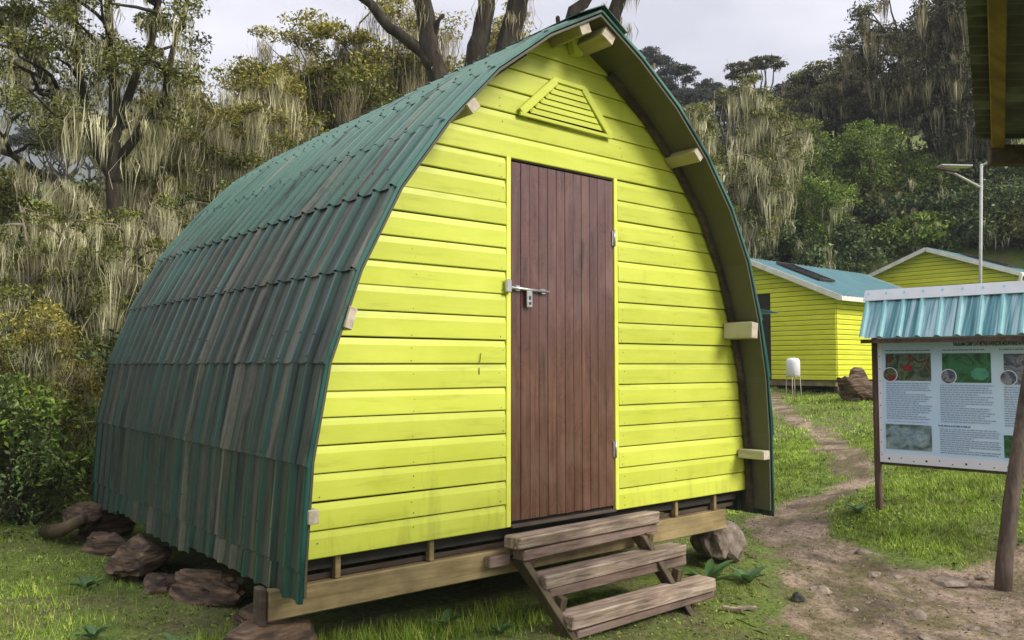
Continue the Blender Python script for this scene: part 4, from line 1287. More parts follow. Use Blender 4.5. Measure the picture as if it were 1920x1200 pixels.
def ball(rn, n):
    v = rn.normal(size=(n, 3))
    return v / np.linalg.norm(v, axis=1, keepdims=True) * (rn.random((n, 1)) ** .42)

def leaf_quads(rn, C, size, aspect=.5, up=.6, svar=.4):
    """diamond shaped leaves at centres C"""
    n = len(C)
    nrm = rand_dirs(rn, n, up)
    a = rand_dirs(rn, n)
    a -= nrm * (a * nrm).sum(1, keepdims=True)
    a /= np.linalg.norm(a, axis=1, keepdims=True) + 1e-9
    b = np.cross(nrm, a)
    s = size * (1 - svar + 2 * svar * rn.random((n, 1)))
    a = a * s
    b = b * s * aspect
    bend = nrm * s * .18
    V = np.empty((n, 4, 3))
    V[:, 0] = C - a - bend
    V[:, 1] = C + b * .9
    V[:, 2] = C + a - bend
    V[:, 3] = C - b * .9
    return V.reshape(-1, 3)

def strands(rn, T, length, width, per=30, frac=.06):
    """hanging lichen: beards of crooked tapering threads from the points T, as quads"""
    nt_ = max(1, int(len(T) * frac))
    T = T[rn.permutation(len(T))[:nt_]]
    tl = length * (.18 + .9 * rn.random(nt_) ** 1.8)
    ix = np.repeat(np.arange(nt_), per)
    n = len(ix)
    u_ = rn.random(n)
    ln = (tl[ix] * (.25 + .85 * u_))[:, None]
    rad = (.22 * tl * (.5 + .8 * rn.random(nt_)))[:, None]
    off = rn.normal(size=(n, 3)) * np.array([1, 1, .55]) * rad[ix] * .6
    P0 = T[ix] + off
    az = rn.uniform(0, math.pi, n)
    sd = np.stack([np.cos(az), np.sin(az), np.zeros(n)], 1) * (width * (.14 + .42 * rn.random((n, 1))))
    lean = np.concatenate([rn.normal(size=(n, 2)) * .17, np.zeros((n, 1))], 1) * ln
    conv = off * np.array([1, 1, 0]) * .55
    P1 = P0 - np.array([0, 0, .45]) * ln + lean - conv * .35
    P2 = P0 - np.array([0, 0, 1.0]) * ln + lean * .6 - conv
    V = np.empty((n, 4, 3))
    V[:, 0] = P0; V[:, 1] = P1 + sd * .55; V[:, 2] = P2; V[:, 3] = P1 - sd * .55
    return V.reshape(-1, 3)

def curve3(p, q, bulge, rn, n=7, wob=.05):
    p, q = np.array(p, float), np.array(q, float)
    L_ = np.linalg.norm(q - p)
    pts = []
    o = rn.normal(size=3) * wob * L_
    for i in range(n):
        t = i / (n - 1)
        b = p + (q - p) * t + np.array(bulge) * math.sin(math.pi * t) + o * math.sin(2 * math.pi * t) * .6 + rn.normal(size=3) * wob * .25 * L_ * (0 < i < n - 1)
        pts.append(b)
    return pts

def tree(name, label, cat, x, y, ztop, hw, cb=.35, limbs=6, fork=.25, trunk_r=.12, clumps=60, clump_r=.35, leaf_n=350, leaf=.04, aspect=.5, flat=.55,
         lichen_n=1500, lichen_len=.6, lichen_w=.03, leaf_m='leaf_olive', top_m=None, bark='bark', lichen_m='lichen', seed=1, group=None, lean=(0, 0), umbrella=False, zsink=.15, sides=6, solid=.45):
    rn = np.random.default_rng(seed)
    leaf = leaf * .76
    leaf_n = int(leaf_n * 0.98)
    clump_r = clump_r * .80
    clumps = int(clumps * .78)
    zb = h1(x, y) - zsink
    root = thing(name, (x, y, zb), label, cat, group)
    H = ztop - zb
    base = np.array([x, y, zb])
    cz = zb + H * (1 + cb) / 2
    rz = H * (1 - cb) / 2
    cc = np.array([x + lean[0], y + lean[1], cz])
    # clump centres
    d = rand_dirs(rn, clumps, .25)
    rad = (solid + (1 - solid) * rn.random((clumps, 1)) ** .5)
    if umbrella:
        d[:, 2] = np.abs(d[:, 2]) * .75 + .1
        Cn = cc + d * rad * np.array([hw, hw, rz * 1.0])
        Cn[:, 2] = np.maximum(Cn[:, 2], cc[2] - rz * .3)
    else:
        Cn = cc + d * rad * np.array([hw, hw, rz])
    Cn = Cn - np.array([0, 0, clump_r * flat * .8])
    # wood
    fz = zb + H * fork
    ft = np.array([x + lean[0] * .35, y + lean[1] * .35, fz])
    lines = [(curve3(base, ft, (0, 0, 0), rn, 5, .03), list(np.linspace(trunk_r * 1.15, trunk_r * .85, 5)))]
    nodes = [ft]
    pick = rn.choice(clumps, size=min(limbs, clumps), replace=False)
    for k in pick:
        q = Cn[k]
        bul = np.array([(q[0] - ft[0]) * .18, (q[1] - ft[1]) * .18, -.06 * H])
        pts = curve3(ft, q, bul, rn, 8, .06)
        lines.append((pts, list(np.linspace(trunk_r * .62, trunk_r * .12, 8))))
        nodes += pts[2:]
    nodes = np.array(nodes)
    tw = []
    for k in range(clumps):
        dd = np.linalg.norm(nodes - Cn[k], axis=1) + .6 * np.maximum(0, nodes[:, 2] - Cn[k][2])
        j = int(np.argmin(dd))
        pts = curve3(nodes[j], Cn[k], (0, 0, -.04 * H * rn.random()), rn, 4, .08)
        lines.append((pts, list(np.linspace(trunk_r * .26, trunk_r * .08, 4)), 4))
        tw += pts
        for _ in range(2):
            e = Cn[k] + rn.normal(size=3) * np.array([1, 1, .6]) * clump_r * .9
            tp = curve3(pts[2], e, (0, 0, 0), rn, 3, .08)
            lines.append((tp, list(np.linspace(trunk_r * .10, trunk_r * .035, 3)), 3))
            tw += tp
    tubes('trunk', lines, MT[bark], root, sides)
    # foliage
    ids = rn.integers(0, clumps, clumps * leaf_n)
    g = ball(rn, len(ids)) * np.array([1, 1, flat]) * clump_r * 1.0
    if umbrella:
        g[:, 2] = np.abs(g[:, 2]) * .9 - clump_r * .1
    P = Cn[ids] + g
    if top_m:
        rel = (P[:, 2] - Cn[ids][:, 2]) / (clump_r * flat * .55) + 1.1 * (P[:, 2] - cz) / rz
        top = rel + rn.normal(size=len(P)) * .5 > .75
        if top.any():
            mk_np('crown_top', leaf_quads(rn, P[top], leaf, aspect), 4, MT[top_m], root)
        P = P[~top]
    mk_np('crown', leaf_quads(rn, P, leaf, aspect), 4, MT[leaf_m], root)
    # lichen
    if lichen_n:
        n1 = int(lichen_n * .65)
        ids = rn.integers(0, clumps, n1)
        g = rn.normal(size=(n1, 3)) * np.array([1, 1, .25]) * clump_r * .6
        T1 = Cn[ids] + g - np.array([0, 0, clump_r * .1])
        tw = np.array(tw)
        T2 = tw[rn.integers(0, len(tw), lichen_n - n1)] + rn.normal(size=(lichen_n - n1, 3)) * .06
        T = np.concatenate([T1, T2])
        # neighbours hang in tufts
        tag(mk_np('hanging_lichen', strands(rn, T, lichen_len, lichen_w), 4, MT[lichen_m], root), kind='stuff')
    return root

def beards(rn, T, ln, width, per):
    """narrow lichen beards hanging from points on branches"""
    n0 = len(T)
    tl = ln * (.25 + 1.0 * rn.random(n0) ** 1.7)
    ix = np.repeat(np.arange(n0), per)
    n = len(ix)
    L_ = (tl[ix] * (.2 + .9 * rn.random(n)))[:, None]
    off = rn.normal(size=(n, 3)) * np.array([1, 1, .35]) * (.045 + .09 * tl[ix])[:, None] * .8
    P0 = T[ix] + off
    az = rn.uniform(0, math.pi, n)
    sd = np.stack([np.cos(az), np.sin(az), np.zeros(n)], 1) * (width * (.15 + .5 * rn.random((n, 1))))
    lean = np.concatenate([rn.normal(size=(n, 2)) * .09, np.zeros((n, 1))], 1) * L_
    cv = off * np.array([1, 1, 0]) * .6
    P1 = P0 - np.array([0, 0, .45]) * L_ + lean - cv * .3
    P2 = P0 - np.array([0, 0, 1.]) * L_ + lean * .5 - cv
    V = np.empty((n, 4, 3))
    V[:, 0] = P0; V[:, 1] = P1 + sd * .55; V[:, 2] = P2; V[:, 3] = P1 - sd * .55
    return V.reshape(-1, 3)

def draped_tree(name, label, cat, x, y, ztop, hw, seed, stems=9, branches=7, tuft_r=.16, leaf_n=110, leaf=.022, leaf_m='leaf_olive', top_m=None, bark='bark_pale', lichen_m='lichen',
                beard=.5, beard_n=4, per=22, bw=.014, stem_r=.035, blen=.5, canopy=.0, flat=.5, group=None, fork=.02):
    """several stems fanning from the ground, side branches, leaf tufts at the twig ends and lichen beards along the branches"""
    rn = np.random.default_rng(seed)
    zb = h1(x, y) - .12
    H = ztop - zb
    root = thing(name, (x, y, zb), label, cat, group)
    lines, tufts, hang = [], [], []
    base = np.array([x, y, zb])
    if fork > .05:
        ft = base + np.array([rn.normal() * .05 * H, rn.normal() * .05 * H, fork * H])
        lines.append((curve3(base, ft, (0, 0, 0), rn, 5, .03), list(np.linspace(stem_r * 2.4, stem_r * 1.9, 5)), 8))
    else:
        ft = base
    for i in range(stems):
        az = 2 * math.pi * i / stems + rn.normal() * .35
        rr = hw * (.15 + .85 * rn.random() ** .7)
        hh = (ztop - ft[2]) * (1 - .30 * (rr / hw) ** 2) * rn.uniform(.90, 1.0)
        dr = np.array([math.cos(az), math.sin(az), 0])
        sb = ft + dr * stem_r * 1.2
        pts = []
        ph1, ph2 = rn.uniform(0, 6, 2)
        sd_ = np.array([-dr[1], dr[0], 0])
        for k in range(10):
            t = k / 9
            p = sb + dr * rr * (t ** 1.25) + sd_ * hw * .10 * math.sin(t * 5 + ph1) * t + np.array([0, 0, hh * (t ** .88)]) + dr * hw * .05 * math.sin(t * 8 + ph2) * t
            pts.append(p)
        lines.append((pts, list(np.linspace(stem_r * rn.uniform(.8, 1.15), stem_r * .2, 10)), 6))
        hang += [pts[k] + (pts[k + 1] - pts[k]) * rn.random() for k in rn.integers(3, 9, 3)]
        for b in range(branches):
            t = rn.uniform(.35 if canopy < .5 else .6, 1.0)
            k = min(8, int(t * 9))
            p0 = pts[k] + (pts[k + 1] - pts[k]) * (t * 9 - k)
            a2 = az + rn.normal() * 1.1
            d2 = np.array([math.cos(a2), math.sin(a2), 0])
            bl = blen * rn.uniform(.5, 1.25)
            up = rn.uniform(.05, .65) + canopy * .4
            bp = []
            for q in range(5):
                tt = q / 4
                bp.append(p0 + d2 * bl * tt + np.array([0, 0, bl * (up * tt - .45 * (1 - canopy) * tt * tt)]) + rn.normal(size=3) * bl * .03 * (q > 0))
            lines.append((bp, list(np.linspace(stem_r * .38, stem_r * .10, 5)), 4))
            tufts += [bp[4], bp[3] + rn.normal(size=3) * tuft_r * .5]
            if rn.random() < .5:
                tufts.append(bp[2] + np.array([0, 0, tuft_r * .4]))
            for _ in range(beard_n):
                q = rn.integers(1, 4)
                hang.append(bp[q] + (bp[q + 1] - bp[q]) * rn.random())
    tubes('trunk', lines, MT[bark], root, 6)
    tf = np.array(tufts)
    ids = rn.integers(0, len(tf), len(tf) * leaf_n)
    size_k = rn.uniform(.6, 1.3, len(tf))
    P = tf[ids] + ball(rn, len(ids)) * np.array([1, 1, flat]) * tuft_r * 1.05 * size_k[ids][:, None] + np.array([0, 0, tuft_r * .2])
    if top_m:
        top = (P[:, 2] - zb) / H + rn.normal(size=len(P)) * .06 + .25 * (P[:, 2] - tf[ids][:, 2]) / tuft_r > .86
        if top.any():
            mk_np('crown_top', leaf_quads(rn, P[top], leaf, .45), 4, MT[top_m], root)
        P = P[~top]
    mk_np('crown', leaf_quads(rn, P, leaf, .45), 4, MT[leaf_m], root)
    tag(mk_np('hanging_lichen', beards(rn, np.array(hang), beard, bw, per), 4, MT[lichen_m], root), kind='stuff')
    return root

# big tree at the left edge: named limbs, sparse dark crown, long lichen beards
def limb_tree(name, label, base, limbs, trunk_r, clump_pts, clump_r, leaf_n, leaf, leaf_m, lichen_lines, lichen_n, lichen_len, lichen_w, bark, lichen_m, seed, flat=.6, sides=8):
    rn = np.random.default_rng(seed)
    root = thing(name, tuple(base), label, 'tree')
    lines = []
    nodes = []
    for pts, r0, r1 in limbs:
        pts = [np.array(p, float) for p in pts]
        sm = []
        for i in range(len(pts) - 1):
            for t in (0, .33, .66):
                sm.append(pts[i] + (pts[i + 1] - pts[i]) * t + rn.normal(size=3) * .018)
        sm.append(pts[-1])
        lines.append((sm, list(np.linspace(r0, r1, len(sm)))))
        nodes += sm[2:]
    nodes = np.array(nodes)
    Cn = np.array(clump_pts, float)
    tw = []
    for c in Cn:
        j = int(np.argmin(np.linalg.norm(nodes - c, axis=1) + .4 * np.maximum(0, nodes[:, 2] - c[2])))
        pts = curve3(nodes[j], c, (0, 0, .05), rn, 5, .1)
        lines.append((pts, list(np.linspace(.028, .008, 5))))
        tw += pts
    tubes('trunk', lines, MT[bark], root, sides)
    if leaf_n:
        ids = rn.integers(0, len(Cn), len(Cn) * leaf_n)
        P = Cn[ids] + ball(rn, len(ids)) * np.array([1, 1, flat]) * clump_r * 1.0
        mk_np('crown', leaf_quads(rn, P, leaf, .45), 4, MT[leaf_m], root)
    T = []
    if lichen_lines is not None:
        for (p, q, n, jit) in lichen_lines:
            t = rn.random((n, 1))
            T.append(np.array(p) + (np.array(q) - np.array(p)) * t + rn.normal(size=(n, 3)) * jit)
    tw = np.array(tw)
    T.append(tw[rn.integers(0, len(tw), lichen_n)] + rn.normal(size=(lichen_n, 3)) * .07)
    tag(mk_np('hanging_lichen', strands(rn, np.concatenate(T), lichen_len, lichen_w), 4, MT[lichen_m], root), kind='stuff')
    return root

rn = np.random.default_rng(77)
b1 = np.array([-.15, 7.3, h1(-.15, 7.3) - .2])
F1 = np.array([-.25, 7.26, 3.1])
l1 = [([b1, (-.18, 7.3, 1.6), F1], .15, .12),
      ([F1, (-.30, 7.23, 4.0), (-.32, 7.2, 5.0), (-.40, 7.2, 5.9), (-.3, 7.3, 7.2)], .095, .03),
      ([(-.27, 7.25, 3.7), (-.52, 7.39, 4.35), (-.94, 7.7, 4.93), (-1.31, 7.96, 5.5), (-1.7, 8.2, 6.3)], .08, .025),
      ([(-.40, 7.32, 4.0), (-.60, 7.45, 4.7), (-.68, 7.45, 5.5), (-.8, 7.5, 6.6)], .06, .022),
      ([(-.27, 7.25, 3.9), (.17, 6.8, 4.75), (.26, 6.69, 5.5), (.4, 6.6, 6.3)], .06, .02),
      ([F1, (-.7, 7.6, 3.6), (-1.25, 7.95, 4.0), (-1.8, 8.3, 4.2)], .065, .025),
      ([(-.30, 7.23, 4.3), (.05, 7.0, 5.4), (.15, 7.0, 6.3)], .06, .02)]
cl = []
for k in range(150):
    a = rn.uniform(0, 2 * math.pi)
    rr = rn.random() ** .5
    z = rn.uniform(4.2, 7.3)
    w = 1.75 * (1 - .25 * abs(z - 5.4) / 1.9)
    cx_, cy_ = -.65 + rr * w * math.cos(a) * .85, 7.45 + rr * w * math.sin(a) * .85
    if z < 4.9 and -.45 < cx_ < .0 and rn.random() < .7:
        continue
    cl.append((cx_, cy_, z))
limb_tree('lichen_tree', 'tall sparse dark leaved tree with long lichen beards at the left edge', b1, l1, .2, cl, .24, 230, .026, 'leaf_olive',
          [((-.2, 7.3, 4.2), (-.35, 7.2, 5.6), 500, .10), ((-.6, 7.4, 4.3), (-1.3, 7.9, 5.4), 600, .10), ((-.3, 7.3, 3.4), (-1.4, 8.0, 4.0), 600, .10), ((0, 7, 4.2), (.25, 6.7, 5.4), 500, .10)], 4200, .62, .026, 'bark', 'lichen', 21)

# the limbs rising behind the ridge of the hut
b4 = np.array([3.25, 4.55, h1(3.25, 4.55) - .2])
F4 = np.array([3.22, 4.5, 3.0])
l4 = [([b4, (3.25, 4.5, 1.5), F4], .30, .26),
      ([F4, (2.85, 4.65, 4.4), (2.74, 4.70, 4.87), (2.60, 4.78, 5.5), (2.50, 4.8, 6.1), (2.45, 4.8, 7.2)], .155, .09),
      ([(2.69, 4.72, 5.05), (2.50, 4.86, 5.33), (2.24, 5.05, 5.60), (1.95, 5.26, 5.96), (1.6, 5.5, 6.8)], .085, .045),
      ([F4, (3.02, 4.42, 4.6), (3.05, 4.41, 5.19), (3.11, 4.33, 5.64), (3.18, 4.25, 6.2), (3.1, 4.3, 7.3)], .16, .08),
      ([F4, (3.28, 4.25, 4.6), (3.34, 4.17, 5.32), (3.43, 4.08, 5.75), (3.52, 3.98, 6.2), (3.7, 3.9, 7.3)], .17, .10),
      ([F4, (3.7, 4.0, 4.5), (3.88, 3.72, 5.45), (3.96, 3.63, 5.77), (4.16, 3.45, 6.05), (4.5, 3.2, 6.8)], .11, .05),
      ([F4, (3.95, 3.75, 4.3), (4.26, 3.40, 5.4), (4.40, 3.26, 5.9), (4.5, 3.1, 6.8)], .12, .07),
      ([(2.63, 4.75, 5.35), (2.70, 4.66, 5.62), (2.72, 4.62, 5.72)], .035, .022),
      ([(3.88, 3.72, 5.45), (3.84, 3.76, 5.62), (3.83, 3.77, 5.70)], .035, .025)]
cl = [(3.2 + rn.normal() * 1.3, 4.2 + rn.normal() * 1.1, rn.uniform(7.3, 8.6)) for k in range(50)]
limb_tree('mossy_tree', 'bare dark limbs hung with moss rising behind the hut roof ridge', b4, l4, .3, cl, .4, 120, .05, 'leaf_dark',
          [((3.28, 4.3, 4.9), (3.55, 3.95, 6.4), 520, .09), ((3.02, 4.42, 4.7), (3.15, 4.28, 6.3), 240, .09), ((4.2, 3.45, 5.3), (4.5, 3.15, 6.4), 330, .08), ((3.9, 3.7, 5.6), (4.3, 3.4, 6.3), 120, .06), ((2.75, 4.7, 4.9), (2.5, 4.8, 6.2), 60, .08), ((2.4, 4.9, 5.45), (1.9, 5.3, 6.1), 40, .05)], 500, .38, .02, 'bark', 'lichen_brown', 22)

# heath trees on the left
draped_tree('heath_tree', 'broad heath tree with olive crown and pale lichen curtains left of the roof', 'tree', 2.45, 10.1, 6.55, 1.25, 31, stems=13, branches=8, tuft_r=0.26, leaf_n=120, leaf=0.032, leaf_m='leaf_olive', top_m='leaf_yellow', beard=0.95, beard_n=7, per=32, bw=0.02, stem_r=0.05, blen=0.6, canopy=0.55, flat=0.34)
draped_tree('heath_tree', 'heath tree with pale lichen between the tall left tree and the roof', 'tree', 1.15, 9.6, 5.75, .95, 32, stems=11, branches=8, tuft_r=0.26, leaf_n=120, leaf=0.032, leaf_m='leaf_olive', top_m='leaf_yellow', beard=0.95, beard_n=7, per=32, bw=0.02, stem_r=0.05, blen=0.6, canopy=0.55, flat=0.34)
draped_tree('heath_tree', 'tall domed heath tree draped in brown lichen above the roof slope', 'tree', 5.35, 11.4, 8.65, 1.75, 33, stems=17, branches=9, tuft_r=0.34, leaf_n=170, leaf=0.042, leaf_m='leaf_olive', top_m='leaf_yellow', beard=1.15, beard_n=6, per=32, bw=0.025, stem_r=0.06, blen=0.8, canopy=0.8, flat=0.34, bark='bark_pale', lichen_m='lichen_brown')
draped_tree('heath_tree', 'rounded heath tree with brown lichen seen between the bare limbs', 'tree', 8.4, 11.8, 9.35, 1.9, 34, stems=17, branches=9, tuft_r=0.34, leaf_n=170, leaf=0.042, leaf_m='leaf_olive', top_m='leaf_yellow', beard=1.15, beard_n=6, per=32, bw=0.026, stem_r=0.06, blen=0.85, canopy=0.8, flat=0.34, bark='bark_pale', lichen_m='lichen_brown')
draped_tree('heath_tree', 'small heath tree in the dip of the skyline left of the dome', 'tree', 4.6, 13.6, 6.9, 1.4, 35, stems=14, branches=8, tuft_r=0.3, leaf_n=150, leaf=0.032, leaf_m='leaf_olive', top_m='leaf_yellow', beard=1.0, beard_n=5, per=24, bw=0.034, stem_r=0.055, blen=0.75, canopy=0.55, flat=0.34, bark='bark', lichen_m='lichen_brown')
draped_tree('heath_tree', 'low yellowish heath bush right above the green roof edge', 'tree', 3.9, 9.6, 4.75, 1.0, 36, stems=11, branches=8, tuft_r=0.22, leaf_n=150, leaf=0.028, leaf_m='leaf_olive', top_m='leaf_yellow', beard=0.4, beard_n=5, per=24, bw=0.018, stem_r=0.05, blen=0.6, canopy=0.3, flat=0.4, bark='bark', lichen_m='lichen_brown')
tree('heath_tree', 'dark leafy tree on the skyline behind the left heath trees', 'tree', 7.3, 18.5, 10.2, 1.9, cb=.4, limbs=7, fork=.3, trunk_r=.14, clumps=60, clump_r=.6, leaf_n=260, leaf=.075, flat=.5, lichen_n=1200, lichen_len=.9, lichen_w=.045, leaf_m='leaf_dark', bark='bark', lichen_m='lichen_brown', seed=37, umbrella=True)
tree('heath_tree', 'far dark skyline tree peeping over the broad heath tree', 'tree', 4.6, 20.5, 9.6, 1.7, cb=.4, limbs=7, fork=.3, trunk_r=.14, clumps=50, clump_r=.6, leaf_n=240, leaf=.075, flat=.5, lichen_n=800, lichen_len=.9, lichen_w=.045, leaf_m='leaf_dark', bark='bark', lichen_m='lichen_brown', seed=38, umbrella=True)
tree('heath_tree', 'dark heath tree filling the gap behind the tall left tree', 'tree', -.6, 11.0, 4.6, 1.6, cb=.15, limbs=8, fork=.15, trunk_r=.11, clumps=90, clump_r=.5, leaf_n=300, leaf=.055, flat=.6, lichen_n=3000, lichen_len=.8, lichen_w=.035, leaf_m='leaf_olive', bark='bark', lichen_m='lichen_brown', seed=39)
tree('heath_tree', 'green heath tree at the far left behind the lichen bushes', 'tree', -2.2, 10.4, 4.1, 1.5, cb=.12, limbs=8, fork=.15, trunk_r=.11, clumps=80, clump_r=.5, leaf_n=300, leaf=.055, flat=.6, lichen_n=1400, lichen_len=.6, lichen_w=.035, leaf_m='leaf_green', bark='bark', seed=40)
# lichen bushes, left middle ground
draped_tree('lichen_bush', 'pale lichen covered bush at the left edge below the tall tree', 'bush', -1.30, 6.3, 3.35, .85, 51, stems=10, branches=7, tuft_r=0.13, leaf_n=110, leaf=0.022, leaf_m='leaf_olive', beard=0.55, beard_n=4, per=32, bw=0.014, stem_r=0.045, blen=0.42)
draped_tree('lichen_bush', 'pale lichen covered bush behind the rear left corner of the roof', 'bush', -.35, 5.9, 3.30, .85, 52, stems=10, branches=7, tuft_r=0.13, leaf_n=110, leaf=0.022, leaf_m='leaf_olive', beard=0.55, beard_n=4, per=32, bw=0.014, stem_r=0.045, blen=0.42)
draped_tree('lichen_bush', 'lichen bush with arching stems just above the rear roof curve', 'bush', .55, 7.2, 4.1, .90, 53, stems=10, branches=7, tuft_r=0.13, leaf_n=80, leaf=0.022, leaf_m='leaf_olive', beard=0.7, beard_n=3, per=32, bw=0.015, stem_r=0.05, blen=0.5)
draped_tree('lichen_bush', 'lichen bush with pale stems behind the middle of the roof slope', 'bush', 1.9, 8.0, 4.5, .85, 54, stems=10, branches=7, tuft_r=0.13, leaf_n=80, leaf=0.022, leaf_m='leaf_deep', beard=0.7, beard_n=3, per=32, bw=0.015, stem_r=0.05, blen=0.5)
draped_tree('lichen_bush', 'small yellowish bush with lichen tufts touching the rear edge of the hut', 'bush', -1.62, 4.35, 2.05, .55, 55, stems=12, branches=9, tuft_r=0.12, leaf_n=85, leaf=0.017, leaf_m='leaf_yellow', beard=0.36, beard_n=4, per=20, bw=0.013, stem_r=0.02, blen=0.28)
draped_tree('lichen_bush', 'small lichen tufted bush at the left picture edge', 'bush', -2.15, 4.7, 2.15, .50, 56, stems=12, branches=9, tuft_r=0.12, leaf_n=85, leaf=0.017, leaf_m='leaf_olive', beard=0.36, beard_n=4, per=20, bw=0.013, stem_r=0.02, blen=0.28)
# green shrubs beside the hut
tree('green_shrub', 'leafy green shrub left of the rear corner of the hut', 'shrub', -1.66, 3.75, 1.62, .44, cb=.1, limbs=9, fork=.06, trunk_r=.02, clumps=55, clump_r=.19, leaf_n=65, leaf=.036, aspect=.42, flat=.8, lichen_n=0, leaf_m='leaf_green', bark='bark', seed=61)
tree('green_shrub', 'dark green shrub at the left edge beside the grass', 'shrub', -2.02, 3.55, 1.50, .52, cb=.06, limbs=9, fork=.06, trunk_r=.02, clumps=75, clump_r=.2, leaf_n=85, leaf=.026, aspect=.5, flat=.8, lichen_n=0, leaf_m='leaf_deep', bark='bark', seed=62)
tree('green_shrub', 'low dark shrub between the rear rocks and the grass', 'shrub', -1.62, 3.95, .85, .35, cb=.04, limbs=7, fork=.06, trunk_r=.02, clumps=45, clump_r=.18, leaf_n=75, leaf=.026, aspect=.5, flat=.8, lichen_n=0, leaf_m='leaf_deep', bark='bark', seed=63)
tree('green_shrub', 'bushy shrub with mixed leaves under the left lichen bush', 'shrub', -2.35, 4.2, 1.75, .55, cb=.06, limbs=9, fork=.06, trunk_r=.025, clumps=70, clump_r=.24, leaf_n=90, leaf=.034, aspect=.45, flat=.8, lichen_n=150, lichen_len=.2, lichen_w=.012, leaf_m='leaf_green', bark='bark', seed=64)
tree('green_shrub', 'deep green shrub behind the small lichen bushes', 'shrub', -1.7, 5.3, 1.9, .8, cb=.05, limbs=9, fork=.06, trunk_r=.03, clumps=70, clump_r=.32, leaf_n=110, leaf=.038, aspect=.5, flat=.8, lichen_n=200, lichen_len=.3, lichen_w=.015, leaf_m='leaf_deep', bark='bark', seed=65)
tree('green_shrub', 'deep green shrub in shade under the lichen bushes behind the hut', 'shrub', -.55, 5.2, 1.9, .8, cb=.05, limbs=9, fork=.06, trunk_r=.03, clumps=70, clump_r=.32, leaf_n=110, leaf=.038, aspect=.5, flat=.8, lichen_n=250, lichen_len=.3, lichen_w=.015, leaf_m='leaf_deep', bark='bark', seed=66)
tree('green_shrub', 'deep green undergrowth shrub farther back at the left edge', 'shrub', -2.3, 7.4, 2.5, 1.2, cb=.05, limbs=9, fork=.06, trunk_r=.04, clumps=90, clump_r=.4, leaf_n=130, leaf=.045, aspect=.5, flat=.8, lichen_n=900, lichen_len=.5, lichen_w=.02, leaf_m='leaf_deep', bark='bark', seed=67)

# right side trees
draped_tree('lichen_tree', 'pale lichen hung tree rising right beside the hut overhang', 'tree', 20.7, 13.2, 11.4, 2.15, 71, stems=16, branches=10, tuft_r=0.38, leaf_n=85, leaf=0.055, leaf_m='leaf_olive', beard=1.3, beard_n=5, per=24, bw=0.056, stem_r=0.09, blen=1.1, fork=0.1)
draped_tree('lichen_tree', 'grey green tree half hidden behind the upper right overhang', 'tree', 21.6, 16.2, 10.4, 1.9, 72, stems=13, branches=9, tuft_r=0.42, leaf_n=100, leaf=0.06, leaf_m='leaf_olive', beard=0.9, beard_n=5, per=26, bw=0.05, stem_r=0.09, blen=1.0, bark='bark', fork=0.12)
draped_tree('green_tree', 'bright green feathery tree with dark forked trunk above the cabin roofs', 'tree', 28.6, 13.8, 10.9, 2.8, 73, stems=11, branches=11, tuft_r=0.4, leaf_n=120, leaf=0.06, leaf_m='leaf_green', beard=0.7, beard_n=1, per=20, bw=0.036, stem_r=0.1, blen=1.15, bark='bark', fork=0.22, flat=0.7)
draped_tree('green_tree', 'lighter green tree left of the feathery tree behind the near cabin', 'tree', 24.0, 13.4, 8.7, 1.9, 74, stems=12, branches=10, tuft_r=0.4, leaf_n=110, leaf=0.06, leaf_m='leaf_green', beard=0.8, beard_n=2, per=20, bw=0.036, stem_r=0.09, blen=1.0, bark='bark', fork=0.2, flat=0.7)
tree('green_tree', 'green tree right of the feathery tree near the lamp pole', 'tree', 31.2, 12.3, 10.2, 1.9, cb=.25, limbs=9, fork=.2, trunk_r=.16, clumps=80, clump_r=.7, leaf_n=240, leaf=.08, aspect=.35, flat=.7, lichen_n=900, lichen_len=.9, lichen_w=.06, leaf_m='leaf_green', bark='bark', seed=75)
tree('dark_tree', 'dark rounded tree with yellowish top on the right skyline', 'tree', 33.2, 16.6, 15.9, 2.5, cb=.25, limbs=9, fork=.25, trunk_r=.22, clumps=130, clump_r=.8, leaf_n=260, leaf=.10, flat=.5, lichen_n=2600, lichen_len=1.2, lichen_w=.08, leaf_m='leaf_dark', top_m='leaf_olive', bark='bark', lichen_m='lichen_brown', seed=76)
draped_tree('dark_tree', 'tall lichen hung tree with dark trunk at the upper right', 'tree', 31.7, 11.7, 17.6, 2.9, 77, stems=15, branches=11, tuft_r=0.48, leaf_n=85, leaf=0.075, leaf_m='leaf_dark', beard=1.2, beard_n=5, per=22, bw=0.062, stem_r=0.11, blen=1.3, bark='bark', lichen_m='lichen_brown', fork=0.25)
draped_tree('dark_tree', 'lichen hung tree below the shelter eave at far right', 'tree', 32.6, 9.9, 13.2, 1.9, 78, stems=11, branches=9, tuft_r=0.48, leaf_n=85, leaf=0.075, leaf_m='leaf_dark', beard=1.1, beard_n=5, per=24, bw=0.06, stem_r=0.09, blen=1.1, bark='bark', lichen_m='lichen_brown', fork=0.2)
